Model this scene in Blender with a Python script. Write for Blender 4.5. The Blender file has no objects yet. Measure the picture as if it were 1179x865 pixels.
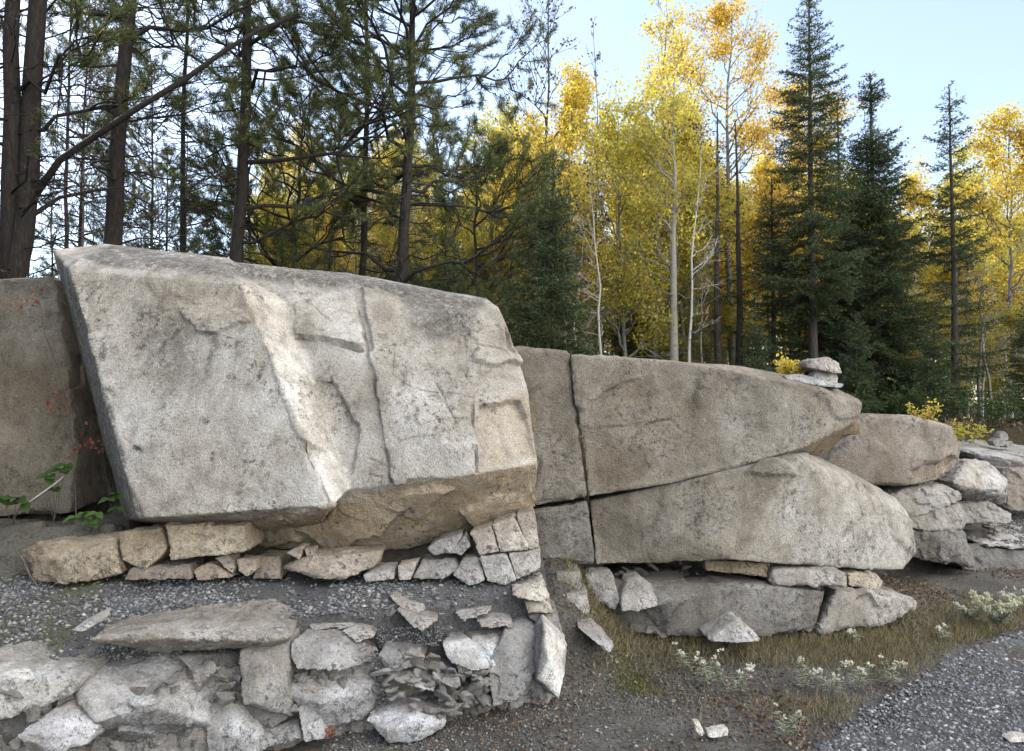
import bpy, bmesh, math, random
import numpy as np
from mathutils import Vector
S = bpy.context.scene
COL = S.collection
R = math.radians

# ------------------------------------------------------------------ camera, sky, sun, exposure
F, CX, CY, PITCH = 878.0, 589.5, 432.5, R(2.446)
cam_data = bpy.data.cameras.new('camera')
cam = bpy.data.objects.new('camera', cam_data)
COL.objects.link(cam)
cam.location = (0, 0, 1.6)
cam.rotation_euler = (R(90) + PITCH, 0, 0)
cam_data.sensor_width = 36
cam_data.lens = F / 1179 * 36
cam_data.clip_start, cam_data.clip_end = 0.05, 2000
S.camera = cam

SUN_AZ, SUN_EL = R(-42), R(35)          # azimuth from +Y towards +X
world = bpy.data.worlds.new('World')
S.world = world
world.use_nodes = True
wn, wl = world.node_tree.nodes, world.node_tree.links
bg = wn['Background']
sky = wn.new('ShaderNodeTexSky')
sky.sky_type = 'NISHITA'
sky.sun_disc = False
sky.sun_elevation = SUN_EL
sky.sun_rotation = SUN_AZ
sky.air_density, sky.dust_density, sky.ozone_density = 1.0, 0.4, 2.6
sky.altitude = 300
# unseen bright cloud added behind the camera's right as rock fill; thin wisps elsewhere
tc = wn.new('ShaderNodeTexCoord')
def wmath(op, a, b=0.0):
    x = wn.new('ShaderNodeMath'); x.operation = op; x.use_clamp = False
    for s_, v_ in zip(x.inputs, (a, b)):
        if isinstance(v_, bpy.types.NodeSocket): wl.new(v_, s_)
        else: s_.default_value = v_
    return x.outputs[0]
def wrange(v, a, b):
    x = wn.new('ShaderNodeMapRange'); x.interpolation_type = 'SMOOTHSTEP'
    wl.new(v, x.inputs[0]); x.inputs[1].default_value, x.inputs[2].default_value = a, b
    return x.outputs[0]
sx = wn.new('ShaderNodeSeparateXYZ'); wl.new(tc.outputs['Generated'], sx.inputs[0])
mp = wn.new('ShaderNodeMapping'); mp.inputs['Scale'].default_value = (1.5, 1.5, 4.0); wl.new(tc.outputs['Generated'], mp.inputs[0])
cn = wn.new('ShaderNodeTexNoise'); cn.inputs['Scale'].default_value = 1.6; cn.inputs['Detail'].default_value = 6; cn.inputs['Roughness'].default_value = .55
wl.new(mp.outputs[0], cn.inputs['Vector'])
dp = wn.new('ShaderNodeVectorMath'); dp.operation = 'DOT_PRODUCT'; wl.new(tc.outputs['Generated'], dp.inputs[0])
dp.inputs[1].default_value = Vector((.80, -.44, .42)).normalized()
anti = wrange(dp.outputs['Value'], .25, .8)
fill_cloud = wmath('MULTIPLY', anti, wrange(cn.outputs['Fac'], .28, .48))
wisp = wmath('MULTIPLY', wrange(cn.outputs['Fac'], .46, .8), .10)
cm = wn.new('ShaderNodeMix'); cm.data_type = 'RGBA'
wl.new(wmath('MAXIMUM', wmath('MAXIMUM', fill_cloud, wisp), .085), cm.inputs[0]); wl.new(sky.outputs[0], cm.inputs[6]); cm.inputs[7].default_value = (15.5, 15.0, 14.4, 1)
wl.new(cm.outputs[2], bg.inputs[0])
bg.inputs[1].default_value = 0.12
sd = bpy.data.lights.new('sun', 'SUN')
sd.energy, sd.angle, sd.color = 3.0, R(0.5), (1.0, 0.93, 0.82)
sun = bpy.data.objects.new('sun', sd)
COL.objects.link(sun)
sun.rotation_euler = Vector((math.sin(SUN_AZ) * math.cos(SUN_EL), math.cos(SUN_AZ) * math.cos(SUN_EL), math.sin(SUN_EL))).to_track_quat('Z', 'Y').to_euler()
vs = S.view_settings
vs.view_transform, vs.look, vs.gamma, vs.use_curve_mapping = 'Standard', 'None', 1, False
vs.exposure = 1.2
S.cycles.use_denoising = True
S.cycles.max_bounces = 8
S.cycles.transparent_max_bounces = 8
S.cycles.diffuse_bounces = 4
S.cycles.sample_clamp_indirect = 6

# ------------------------------------------------------------------ helpers
def P(px, py, Y):
    "photograph pixel and distance along +Y to a point of the place"
    xc, yc = (px - CX) / F, (CY - py) / F
    dy = math.cos(PITCH) - yc * math.sin(PITCH)
    dz = math.sin(PITCH) + yc * math.cos(PITCH)
    k = Y / dy
    return np.array((xc * k, Y, 1.6 + dz * k))

def PX(co):
    "points to photograph pixels"
    c, s = math.cos(PITCH), math.sin(PITCH)
    z = co[:, 2] - 1.6
    d = co[:, 1] * c + z * s
    u = -co[:, 1] * s + z * c
    d = np.maximum(d, .05)
    return np.stack((CX + F * co[:, 0] / d, CY - F * u / d), 1)

def XW(px, Y):
    return (px - CX) / F * Y

def ZW(py, Y):
    return P(CX, py, Y)[2]

def hash3(i, seed):
    i = i.astype(np.int64)
    h = (i[..., 0] * 374761393 + i[..., 1] * 668265263 + i[..., 2] * 2147483647 + seed * 1274126177) & 0xffffffff
    h = ((h ^ (h >> 13)) * 1274126177) & 0xffffffff
    h = ((h ^ (h >> 16)) * 2246822519) & 0xffffffff
    return ((h ^ (h >> 15)) & 0xffffff) / float(0x7fffff) - 1.0

def vnoise(p, seed=0):
    i = np.floor(p)
    f = p - i
    u = f * f * f * (f * (f * 6 - 15) + 10)
    out = 0
    for dx in (0, 1):
        for dy in (0, 1):
            for dz in (0, 1):
                w = (u[:, 0] if dx else 1 - u[:, 0]) * (u[:, 1] if dy else 1 - u[:, 1]) * (u[:, 2] if dz else 1 - u[:, 2])
                out = out + w * hash3(i + np.array((dx, dy, dz)), seed)
    return out

def fbm(p, seed=0, octv=4, gain=.5):
    a, s, t = 1.0, 0, 0
    for k in range(octv):
        s = s + a * vnoise(p * 2.03 ** k + 17.3 * k, seed + k)
        t += a
        a *= gain
    return s / t

def sstep(a, b, x):
    t = np.clip((x - a) / (b - a), 0, 1)
    return t * t * (3 - 2 * t)

def mesh_n(name, verts, faces):
    "mesh of faces that all have the same number of corners"
    verts = np.asarray(verts, np.float32)
    faces = np.asarray(faces, np.int32)
    me = bpy.data.meshes.new(name)
    n, k = faces.shape
    me.vertices.add(len(verts))
    me.vertices.foreach_set('co', verts.ravel())
    me.loops.add(n * k)
    me.loops.foreach_set('vertex_index', faces.ravel())
    me.polygons.add(n)
    me.polygons.foreach_set('loop_start', np.arange(0, n * k, k, dtype=np.int32))
    me.update(calc_edges=True)
    return me

def link(name, me, mat=None, parent=None, loc=None):
    o = bpy.data.objects.new(name, me)
    COL.objects.link(o)
    if mat and me is not None and not me.materials:
        me.materials.append(mat)
    if parent:
        o.parent = parent
    if loc is not None:
        o.location = loc
    return o

def tag(o, label, cat, group=None):
    o['label'], o['category'] = label, cat
    if group:
        o['group'] = group
    return o

def empty(name, loc, label, cat, group=None):
    return tag(link(name, None, loc=loc), label, cat, group)

def smooth(me):
    me.polygons.foreach_set('use_smooth', np.ones(len(me.polygons), bool))

def attr_col(me, name, arr):
    a = me.attributes.new(name, 'FLOAT_COLOR', 'POINT')
    a.data.foreach_set('color', np.ascontiguousarray(arr, np.float32).ravel())

# ------------------------------------------------------------------ materials
class NT:
    def __init__(s, name):
        s.m = bpy.data.materials.new(name)
        s.m.use_nodes = True
        s.n, s.l = s.m.node_tree.nodes, s.m.node_tree.links
        s.b = s.n['Principled BSDF']
        s.out = s.n['Material Output']
        s.b.inputs['Roughness'].default_value = .9
        s.b.inputs['Specular IOR Level'].default_value = .25
    def node(s, t, **kw):
        x = s.n.new(t)
        for k, v in kw.items():
            setattr(x, k, v)
        return x
    def put(s, sock, v):
        if isinstance(v, bpy.types.NodeSocket):
            s.l.new(v, sock)
        elif isinstance(v, (tuple, list)) and len(v) == 3 and sock.type == 'RGBA':
            sock.default_value = (*v, 1)
        else:
            sock.default_value = v
    def noise(s, scale, detail=4, rough=.55, vec=None, dist=0):
        x = s.node('ShaderNodeTexNoise')
        s.put(x.inputs['Scale'], scale); s.put(x.inputs['Detail'], detail); s.put(x.inputs['Roughness'], rough); s.put(x.inputs['Distortion'], dist)
        if vec is not None:
            s.put(x.inputs['Vector'], vec)
        return x.outputs['Fac']
    def ramp(s, fac, stops, interp='LINEAR'):
        x = s.node('ShaderNodeValToRGB')
        x.color_ramp.interpolation = interp
        el = x.color_ramp.elements
        while len(el) < len(stops):
            el.new(.5)
        for e, (p, c) in zip(el, stops):
            e.position = p
            e.color = (*c, 1) if isinstance(c, (tuple, list)) else (c, c, c, 1)
        s.put(x.inputs[0], fac)
        return x.outputs[0]
    def mix(s, fac, a, b, blend='MIX'):
        x = s.node('ShaderNodeMix', data_type='RGBA', blend_type=blend)
        s.put(x.inputs[0], fac); s.put(x.inputs[6], a); s.put(x.inputs[7], b)
        return x.outputs[2]
    def math(s, op, a, b=0.0):
        x = s.node('ShaderNodeMath', operation=op)
        s.put(x.inputs[0], a); s.put(x.inputs[1], b)
        return x.outputs[0]
    def pos(s, scale=(1, 1, 1)):
        g = s.node('ShaderNodeTexCoord').outputs['Object']
        m = s.node('ShaderNodeMapping')
        s.l.new(g, m.inputs[0])
        m.inputs['Scale'].default_value = scale
        return m.outputs[0]
    def bump(s, h, strength, dist):
        x = s.node('ShaderNodeBump')
        s.put(x.inputs['Strength'], strength); s.put(x.inputs['Distance'], dist); s.put(x.inputs['Height'], h)
        return x.outputs[0]
    def island(s):
        return s.node('ShaderNodeNewGeometry').outputs['Random Per Island']

def mat_rock():
    t = NT('granite')
    v = t.pos()
    at = t.node('ShaderNodeAttribute', attribute_name='stain_and_light')  # ochre and lichen staining, plus painted facet light and shade
    sp = t.node('ShaderNodeSeparateColor')
    t.l.new(at.outputs['Color'], sp.inputs[0])
    big = t.noise(1.7, 5, .6, v)
    mid = t.noise(9, 5, .65, v, .4)
    fine = t.noise(85, 3, .7, v)
    grain = t.noise(190, 2, .6, v)
    c = t.ramp(big, [(.32, (.26, .246, .222)), (.46, (.345, .33, .304)), (.56, (.39, .383, .37)), (.7, (.475, .472, .463))])
    c = t.mix(.6, c, t.ramp(t.noise(3.4, 5, .7, t.pos((1.6, 1.6, .55)), .8), [(.32, (.6, .565, .52)), (.5, (1, .99, .975)), (.66, (1.2, 1.2, 1.2))]), 'MULTIPLY')
    c = t.mix(.8, c, t.ramp(mid, [(.28, (.62, .59, .55)), (.5, (1, 1, 1)), (.75, (1.18, 1.17, 1.15))]), 'MULTIPLY')
    c = t.mix(.9, c, t.ramp(fine, [(.30, .34), (.42, .93), (.58, 1.03), (.70, 1.42)]), 'MULTIPLY')
    c = t.mix(.8, c, t.ramp(grain, [(.3, .7), (.5, 1.0), (.72, 1.22)]), 'MULTIPLY')
    oi = t.node('ShaderNodeObjectInfo').outputs['Color']
    c = t.mix(1, c, oi, 'MULTIPLY')
    spots = t.math('MULTIPLY', t.ramp(t.noise(24, 9, .82, v, .3), [(.52, 0.0), (.575, 1.0)]), t.ramp(t.noise(2.6, 5, .65, v), [(.47, 0.0), (.60, .85)]))
    c = t.mix(spots, c, (.06, .058, .053))
    pale = t.math('MULTIPLY', t.ramp(t.noise(55, 6, .75, v, .2), [(.60, 0.0), (.67, 1.0)]), .55)
    c = t.mix(pale, c, t.mix(1, c, (1.6, 1.6, 1.58), 'MULTIPLY'))
    nm = t.noise(14, 6, .7, v, .6)
    f_o = t.math('MULTIPLY', sp.outputs[0], t.ramp(nm, [(.25, .35), (.6, 1.0)]))
    c = t.mix(f_o, c, t.mix(1, c, (.82, .68, .49), 'MULTIPLY'))
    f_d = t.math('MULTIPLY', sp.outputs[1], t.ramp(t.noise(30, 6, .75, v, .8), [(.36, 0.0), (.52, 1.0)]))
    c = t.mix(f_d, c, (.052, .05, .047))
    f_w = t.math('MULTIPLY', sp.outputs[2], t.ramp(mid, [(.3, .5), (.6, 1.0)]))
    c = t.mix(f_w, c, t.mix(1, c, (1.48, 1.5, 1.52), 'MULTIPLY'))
    t.put(t.b.inputs['Base Color'], c)
    h = t.math('ADD', t.math('MULTIPLY', t.noise(30, 6, .75, v), 1.0), t.math('MULTIPLY', fine, .6))
    t.put(t.b.inputs['Normal'], t.bump(h, .9, .022))
    return t.m

def mat_gravel(name, stops):
    t = NT(name)
    c = t.ramp(t.island(), stops)
    c = t.mix(.6, c, t.ramp(t.noise(160, 3, .6, t.pos()), [(.3, .6), (.7, 1.35)]), 'MULTIPLY')
    t.put(t.b.inputs['Base Color'], c)
    t.b.inputs['Roughness'].default_value = .8
    return t.m

def mat_ground(name, c0, c1, c2, scale=1.0, bump=.02):
    t = NT(name)
    v = t.pos()
    a = t.noise(2.2 * scale, 6, .65, v)
    b = t.noise(45 * scale, 5, .7, v)
    g = t.noise(130 * scale, 3, .7, v)
    c = t.ramp(a, [(.32, c0), (.52, c1), (.68, c2)])
    c = t.mix(.9, c, t.ramp(b, [(.3, .45), (.5, 1.0), (.72, 1.5)]), 'MULTIPLY')
    c = t.mix(.8, c, t.ramp(g, [(.35, .55), (.5, 1.0), (.7, 1.6)]), 'MULTIPLY')
    t.put(t.b.inputs['Base Color'], c)
    t.put(t.b.inputs['Normal'], t.bump(t.math('ADD', b, g), .9, bump))
    return t.m

def mat_leaf(name, stops, trans=.45, rough=.6, tcol=None):
    t = NT(name)
    c = t.ramp(t.island(), stops)
    oi = t.node('ShaderNodeObjectInfo').outputs['Color']
    c = t.mix(1, c, oi, 'MULTIPLY')
    t.put(t.b.inputs['Base Color'], c)
    t.b.inputs['Roughness'].default_value = rough
    tr = t.node('ShaderNodeBsdfTranslucent')
    t.put(tr.inputs[0], t.mix(1, c, tcol or (1.25, 1.2, .8), 'MULTIPLY'))
    mx = t.node('ShaderNodeMixShader')
    mx.inputs[0].default_value = trans
    t.l.new(t.b.outputs[0], mx.inputs[1]); t.l.new(tr.outputs[0], mx.inputs[2])
    t.l.new(mx.outputs[0], t.out.inputs[0])
    return t.m

def mat_bark(name, stops, sc=(9, 9, 2.2), bump=.02):
    t = NT(name)
    n = t.noise(4, 6, .7, t.pos(sc), .5)
    c = t.ramp(n, stops)
    oi = t.node('ShaderNodeObjectInfo').outputs['Color']
    t.put(t.b.inputs['Base Color'], t.mix(1, c, oi, 'MULTIPLY'))
    t.put(t.b.inputs['Normal'], t.bump(n, .8, bump))
    return t.m

def mat_plain(name, col, rough=.8, var=.5, scale=25):
    t = NT(name)
    t.put(t.b.inputs['Base Color'], t.mix(var, col, t.ramp(t.noise(scale, 4, .6, t.pos()), [(.3, .5), (.7, 1.4)]), 'MULTIPLY'))
    t.b.inputs['Roughness'].default_value = rough
    return t.m

M = dict(
    rock=mat_rock(),
    road=mat_ground('road_surface', (.06, .061, .064), (.1, .101, .105), (.16, .16, .163), 1.6, .015),
    soil=mat_ground('verge_soil', (.075, .069, .06), (.125, .117, .104), (.18, .172, .157), 1.0, .02),
    bench=mat_ground('bench_grit', (.07, .07, .07), (.11, .11, .112), (.16, .16, .16), 1.3, .012),
    floor=mat_ground('forest_floor', (.035, .028, .016), (.06, .048, .025), (.09, .07, .03), .6, .05),
    gravel=mat_gravel('crushed_gravel', [(0, (.064, .064, .067)), (.35, (.122, .122, .127)), (.7, (.205, .204, .206)), (.94, (.29, .288, .285)), (1, (.5, .5, .48))]),
    verge_gravel=mat_gravel('verge_gravel_stone', [(0, (.05, .048, .045)), (.4, (.095, .092, .088)), (.8, (.15, .147, .14)), (.97, (.24, .235, .225)), (1, (.42, .41, .39))]),
    scree=mat_gravel('bench_gravel_stone', [(0, (.06, .063, .07)), (.4, (.12, .125, .13)), (.75, (.19, .19, .187)), (.97, (.29, .288, .28)), (1, (.45, .44, .42))]),
    bark_pine=mat_bark('pine_bark', [(.3, (.012, .0105, .01)), (.55, (.03, .026, .023)), (.75, (.065, .056, .05))]),
    bark_spruce=mat_bark('spruce_bark', [(.3, (.03, .027, .023)), (.55, (.065, .058, .05)), (.75, (.11, .1, .09))]),
    bark_grey=mat_bark('aspen_bark', [(.3, (.07, .065, .055)), (.5, (.17, .165, .14)), (.75, (.27, .26, .225))], (6, 6, 3)),
    bark_birch=mat_bark('birch_bark', [(.28, (.05, .045, .04)), (.4, (.38, .36, .33)), (.7, (.55, .53, .5))], (3, 3, 14), .008),
    needle_spruce=mat_leaf('spruce_needles', [(0, (.028, .045, .022)), (.5, (.05, .075, .036)), (.85, (.075, .1, .048)), (1, (.12, .12, .065))], .3, .55),
    needle_pine=mat_leaf('pine_needles', [(0, (.04, .056, .024)), (.5, (.075, .098, .04)), (.85, (.115, .135, .058)), (1, (.17, .15, .075))], .38, .55),
    leaf_yellow=mat_leaf('yellow_leaves', [(0, (.40, .36, .10)), (.35, (.57, .49, .11)), (.7, (.68, .57, .14)), (.92, (.6, .42, .10)), (1, (.25, .16, .06))], .6),
    leaf_lime=mat_leaf('lime_leaves', [(0, (.27, .29, .09)), (.4, (.45, .43, .11)), (.75, (.6, .54, .13)), (1, (.42, .3, .08))], .6),
    leaf_orange=mat_leaf('amber_leaves', [(0, (.46, .37, .10)), (.5, (.6, .46, .10)), (.85, (.57, .37, .08)), (1, (.26, .15, .05))], .58),
    leaf_green=mat_leaf('green_leaves', [(0, (.05, .1, .025)), (.6, (.08, .15, .035)), (1, (.13, .19, .05))], .35),
    leaf_red=mat_leaf('red_leaves', [(0, (.12, .03, .02)), (.6, (.2, .05, .03)), (1, (.26, .1, .05))], .3),
    leaf_dry=mat_leaf('dry_leaves', [(0, (.07, .045, .03)), (.45, (.12, .08, .052)), (.8, (.18, .125, .085)), (1, (.28, .22, .15))], .15, tcol=(1, .9, .7)),
    grass=mat_leaf('dry_grass', [(0, (.06, .067, .03)), (.3, (.11, .105, .055)), (.6, (.22, .185, .11)), (1, (.38, .32, .21))], .3),
    moss=mat_leaf('moss_tips', [(0, (.05, .065, .015)), (.6, (.11, .12, .02)), (1, (.19, .17, .03))], .2),
    silver=mat_leaf('silver_leaves', [(0, (.2, .24, .17)), (.6, (.33, .37, .28)), (1, (.45, .48, .38))], .3, tcol=(1, 1, .95)),
    flower=mat_leaf('papery_petals', [(0, (.6, .59, .52)), (.7, (.78, .77, .71)), (1, (.7, .66, .5))], .25, tcol=(1, 1, .95)),
    flower_cream=mat_leaf('cream_petals', [(0, (.5, .5, .36)), (.7, (.72, .7, .5)), (1, (.8, .78, .62))], .25, tcol=(1, 1, .9)),
    twig=mat_bark('dead_twig', [(.3, (.06, .05, .042)), (.7, (.17, .15, .13))]),
    stick=mat_bark('bleached_stick', [(.3, (.25, .24, .22)), (.7, (.5, .48, .45))]),
    stem=mat_plain('dry_stem', (.2, .16, .09)),
)
# ------------------------------------------------------------------ rock building
def hull_bm(bm, pts):
    t = bmesh.new()
    vv = [t.verts.new(p) for p in pts]
    r = bmesh.ops.convex_hull(t, input=vv)
    bad = list({v for v in r['geom_interior'] + r['geom_unused'] if isinstance(v, bmesh.types.BMVert)})
    if bad:
        bmesh.ops.delete(t, geom=bad, context='VERTS')
    bmesh.ops.recalc_face_normals(t, faces=t.faces)
    m = bpy.data.meshes.new('hull')
    t.to_mesh(m)
    t.free()
    bm.from_mesh(m)
    bpy.data.meshes.remove(m)

def remeshed(bm, vox):
    me = bpy.data.meshes.new('solid')
    bm.to_mesh(me)
    bm.free()
    o = bpy.data.objects.new('solid', me)
    COL.objects.link(o)
    md = o.modifiers.new('r', 'REMESH')
    md.mode, md.voxel_size, md.adaptivity = 'VOXEL', vox, 0
    dg = bpy.context.evaluated_depsgraph_get()
    dg.update()
    out = bpy.data.meshes.new_from_object(o.evaluated_get(dg))
    bpy.data.objects.remove(o)
    bpy.data.meshes.remove(me)
    return out

def coords(me):
    a = np.empty(len(me.vertices) * 3, np.float32)
    me.vertices.foreach_get('co', a)
    return a.reshape(-1, 3).astype(np.float64)

def normals(me):
    a = np.empty(len(me.vertices) * 3, np.float32)
    me.vertex_normals.foreach_get('vector', a)
    return a.reshape(-1, 3).astype(np.float64)

def seg_dist(p, line):
    "distance of pixels p to a polyline, and the width fraction along it"
    best = np.full(len(p), 1e9)
    line = np.asarray(line, float)
    for a, b in zip(line[:-1], line[1:]):
        d = b - a
        t = np.clip(((p - a) @ d) / (d @ d), 0, 1)
        best = np.minimum(best, np.hypot(*(p - a - t[:, None] * d).T))
    return best

def in_poly(p, poly):
    "signed distance, positive inside"
    poly = [tuple(q) for q in poly]
    x, y = p[:, 0], p[:, 1]
    ins = np.zeros(len(p), bool)
    for (x1, y1), (x2, y2) in zip(poly, poly[1:] + poly[:1]):
        if y1 != y2:
            c = (y1 > y) != (y2 > y)
            ins ^= c & (x < (x2 - x1) * (y - y1) / (y2 - y1) + x1)
    d = seg_dist(p, poly + poly[:1])
    return np.where(ins, d, -d)

def facets(p, seed, cell, amp, squash=(1, 1, 1)):
    "broken-stone relief: every cell of space is cut by its own slightly tilted plane"
    q = p / cell * np.array(squash)
    q = q + .35 * np.stack([vnoise(q * 1.3, seed + k) for k in (11, 12, 13)], 1)
    i0 = np.floor(q)
    best = np.full(len(q), 1e9)
    val = np.zeros(len(q))
    for dx in (-1, 0, 1):
        for dy in (-1, 0, 1):
            for dz in (-1, 0, 1):
                c = i0 + np.array((dx, dy, dz))
                f = c + .5 + .42 * np.stack([hash3(c, seed + k) for k in (1, 2, 3)], 1)
                d = q - f
                dd = (d * d).sum(1)
                tilt = np.stack([hash3(c, seed + k) for k in (4, 5, 6)], 1)
                v = (d * tilt).sum(1) * .8 + .35 * hash3(c, seed + 7)
                m = dd < best
                best = np.where(m, dd, best)
                val = np.where(m, v, val)
    return val * amp

NROCK = [0]
def rock(label, hulls, vox=None, rough=1.0, cell=None, tint=(1, 1, 1), cracks=(), steps=(), stain_and_light=None, name='rock', cat='rock', group=None, facet=1.0, chips=1.0):
    """hulls: list of (points, depth) - points (px, py, Y) seen in the photograph, given real distances and carried back by depth metres"""
    NROCK[0] += 1
    seed = 100 + NROCK[0] * 7
    rg = random.Random(seed)
    bm = bmesh.new()
    allp = []
    for pts, back in hulls:
        w = [P(*q) for q in pts]
        c = sum(w) / len(w)
        bk = [np.array((c[0] + (q[0] - c[0]) * .93 + rg.uniform(-.03, .03) * back, q[1] + back * rg.uniform(.9, 1.1), c[2] + (q[2] - c[2]) * .95)) for q in w]
        allp += w
        hull_bm(bm, w + (bk if back > 0 else []))
    allp = np.array(allp)
    size = float(np.linalg.norm(allp.max(0) - allp.min(0)))
    vox = vox or max(.006, min(.016, size / 70))
    me = remeshed(bm, vox)
    co, no = coords(me), normals(me)
    px0 = PX(co)
    cell = cell or max(.05, size * .16)
    a = min(size, 1.6)
    d = facets(co, seed, cell, .020 * a * facet * rough) + facets(co, seed + 50, cell * .36, .007 * a * facet * rough)
    d += fbm(co / (cell * 1.2), seed + 3, 4) * .010 * a * rough + fbm(co / .035, seed + 9, 3, .6) * .0032 * rough
    ed = np.empty(len(me.edges) * 2, np.int32)
    me.edges.foreach_get('vertices', ed)
    ed = ed.reshape(-1, 2)
    deg = np.maximum(np.bincount(ed.ravel(), minlength=len(co)), 1)
    def around(v):
        return (np.bincount(ed[:, 0], v[ed[:, 1]], len(co)) + np.bincount(ed[:, 1], v[ed[:, 0]], len(co))) / deg
    curv = ((co - np.stack([around(co[:, k]) for k in range(3)], 1)) * no).sum(1) / vox
    for _ in range(max(2, int(.012 / vox * 2))):
        curv = around(curv)
    chip = np.clip(.9 * vnoise(co * 9, seed + 31) + .7 * vnoise(co * 27, seed + 32) + .25, 0, 1)
    d -= sstep(.015, .10, curv) * chip * min(.03, .035 * a) * max(rough, .7) * chips
    front = sstep(-.1, .35, -(no * (co - np.array((0, 0, 1.6)))).sum(1) / np.linalg.norm(co - np.array((0, 0, 1.6)), axis=1))
    wob = np.stack((vnoise(co * 9, 5), vnoise(co * 9, 6)), 1) * 4 + np.stack((vnoise(co * 30, 7), vnoise(co * 30, 8)), 1) * 1.6
    pw = px0 + wob
    for line, w, dep in cracks:
        dist = seg_dist(px0 + wob * .35, line)
        d -= front * dep * np.clip(1 - (dist / w), 0, 1) ** .7 * np.clip(.55 + 1.1 * vnoise(co * 7, seed + 21), 0, 1.1)
    for poly, off, soft, *gd in steps:
        q = px0 + wob * 1.1
        k = 1.0
        if gd:
            pr, pq = np.array(poly, float) @ np.array(gd[0]), q @ np.array(gd[0], float)
            k = np.clip((pq - pr.min()) / (pr.max() - pr.min()), 0, 1)
        d += front * off * k * sstep(-soft, soft, in_poly(q, poly))
    co2 = co + no * d[:, None]
    vis = sstep(-.25, .05, -(no * (co - np.array((0, 0, 1.6)))).sum(1) / np.linalg.norm(co - np.array((0, 0, 1.6)), axis=1))
    st = np.zeros((len(co), 4))
    st[:, 3] = 1
    if stain_and_light:
        for ch, kind, geo, soft, amt in stain_and_light:
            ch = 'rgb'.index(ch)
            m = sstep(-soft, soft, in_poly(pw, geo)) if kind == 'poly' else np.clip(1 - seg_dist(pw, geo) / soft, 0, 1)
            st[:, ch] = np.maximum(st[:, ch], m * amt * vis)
    base = np.array((co2[:, 0].mean(), co2[:, 1].mean(), co2[:, 2].min()))
    me.vertices.foreach_set('co', (co2 - base).astype(np.float32).ravel())
    attr_col(me, 'stain_and_light', st)
    smooth(me)
    try:
        me.set_sharp_from_angle(angle=R(38))
    except Exception:
        pass
    me.update()
    o = link(name, me, M['rock'], loc=base)
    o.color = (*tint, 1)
    me.name = name
    return tag(o, label, cat, group)

def YL(px):
    return 3.1 + px / 650 * 1.1

def lrock(label, pts, back=.35, off=0.0, base=YL, **kw):
    "rock of the ledge or the scree: points (px, py, metres behind the ledge's face)"
    cx_, cy_ = sum(q[0] for q in pts) / len(pts), sum(q[1] for q in pts) / len(pts)
    gr = kw.pop('grow', 1.0)
    return rock(label, [([(cx_ + (x - cx_) * gr, cy_ + (y - cy_) * gr, base(x) + off + d) for x, y, d in pts], back)], **kw)

WARM, COOL, DARK, OCHRE = (1.05, 1.0, .94), (.98, 1.0, 1.04), (.62, .585, .54), (.95, .80, .58)
MID = (.74, .70, .645)

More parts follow.
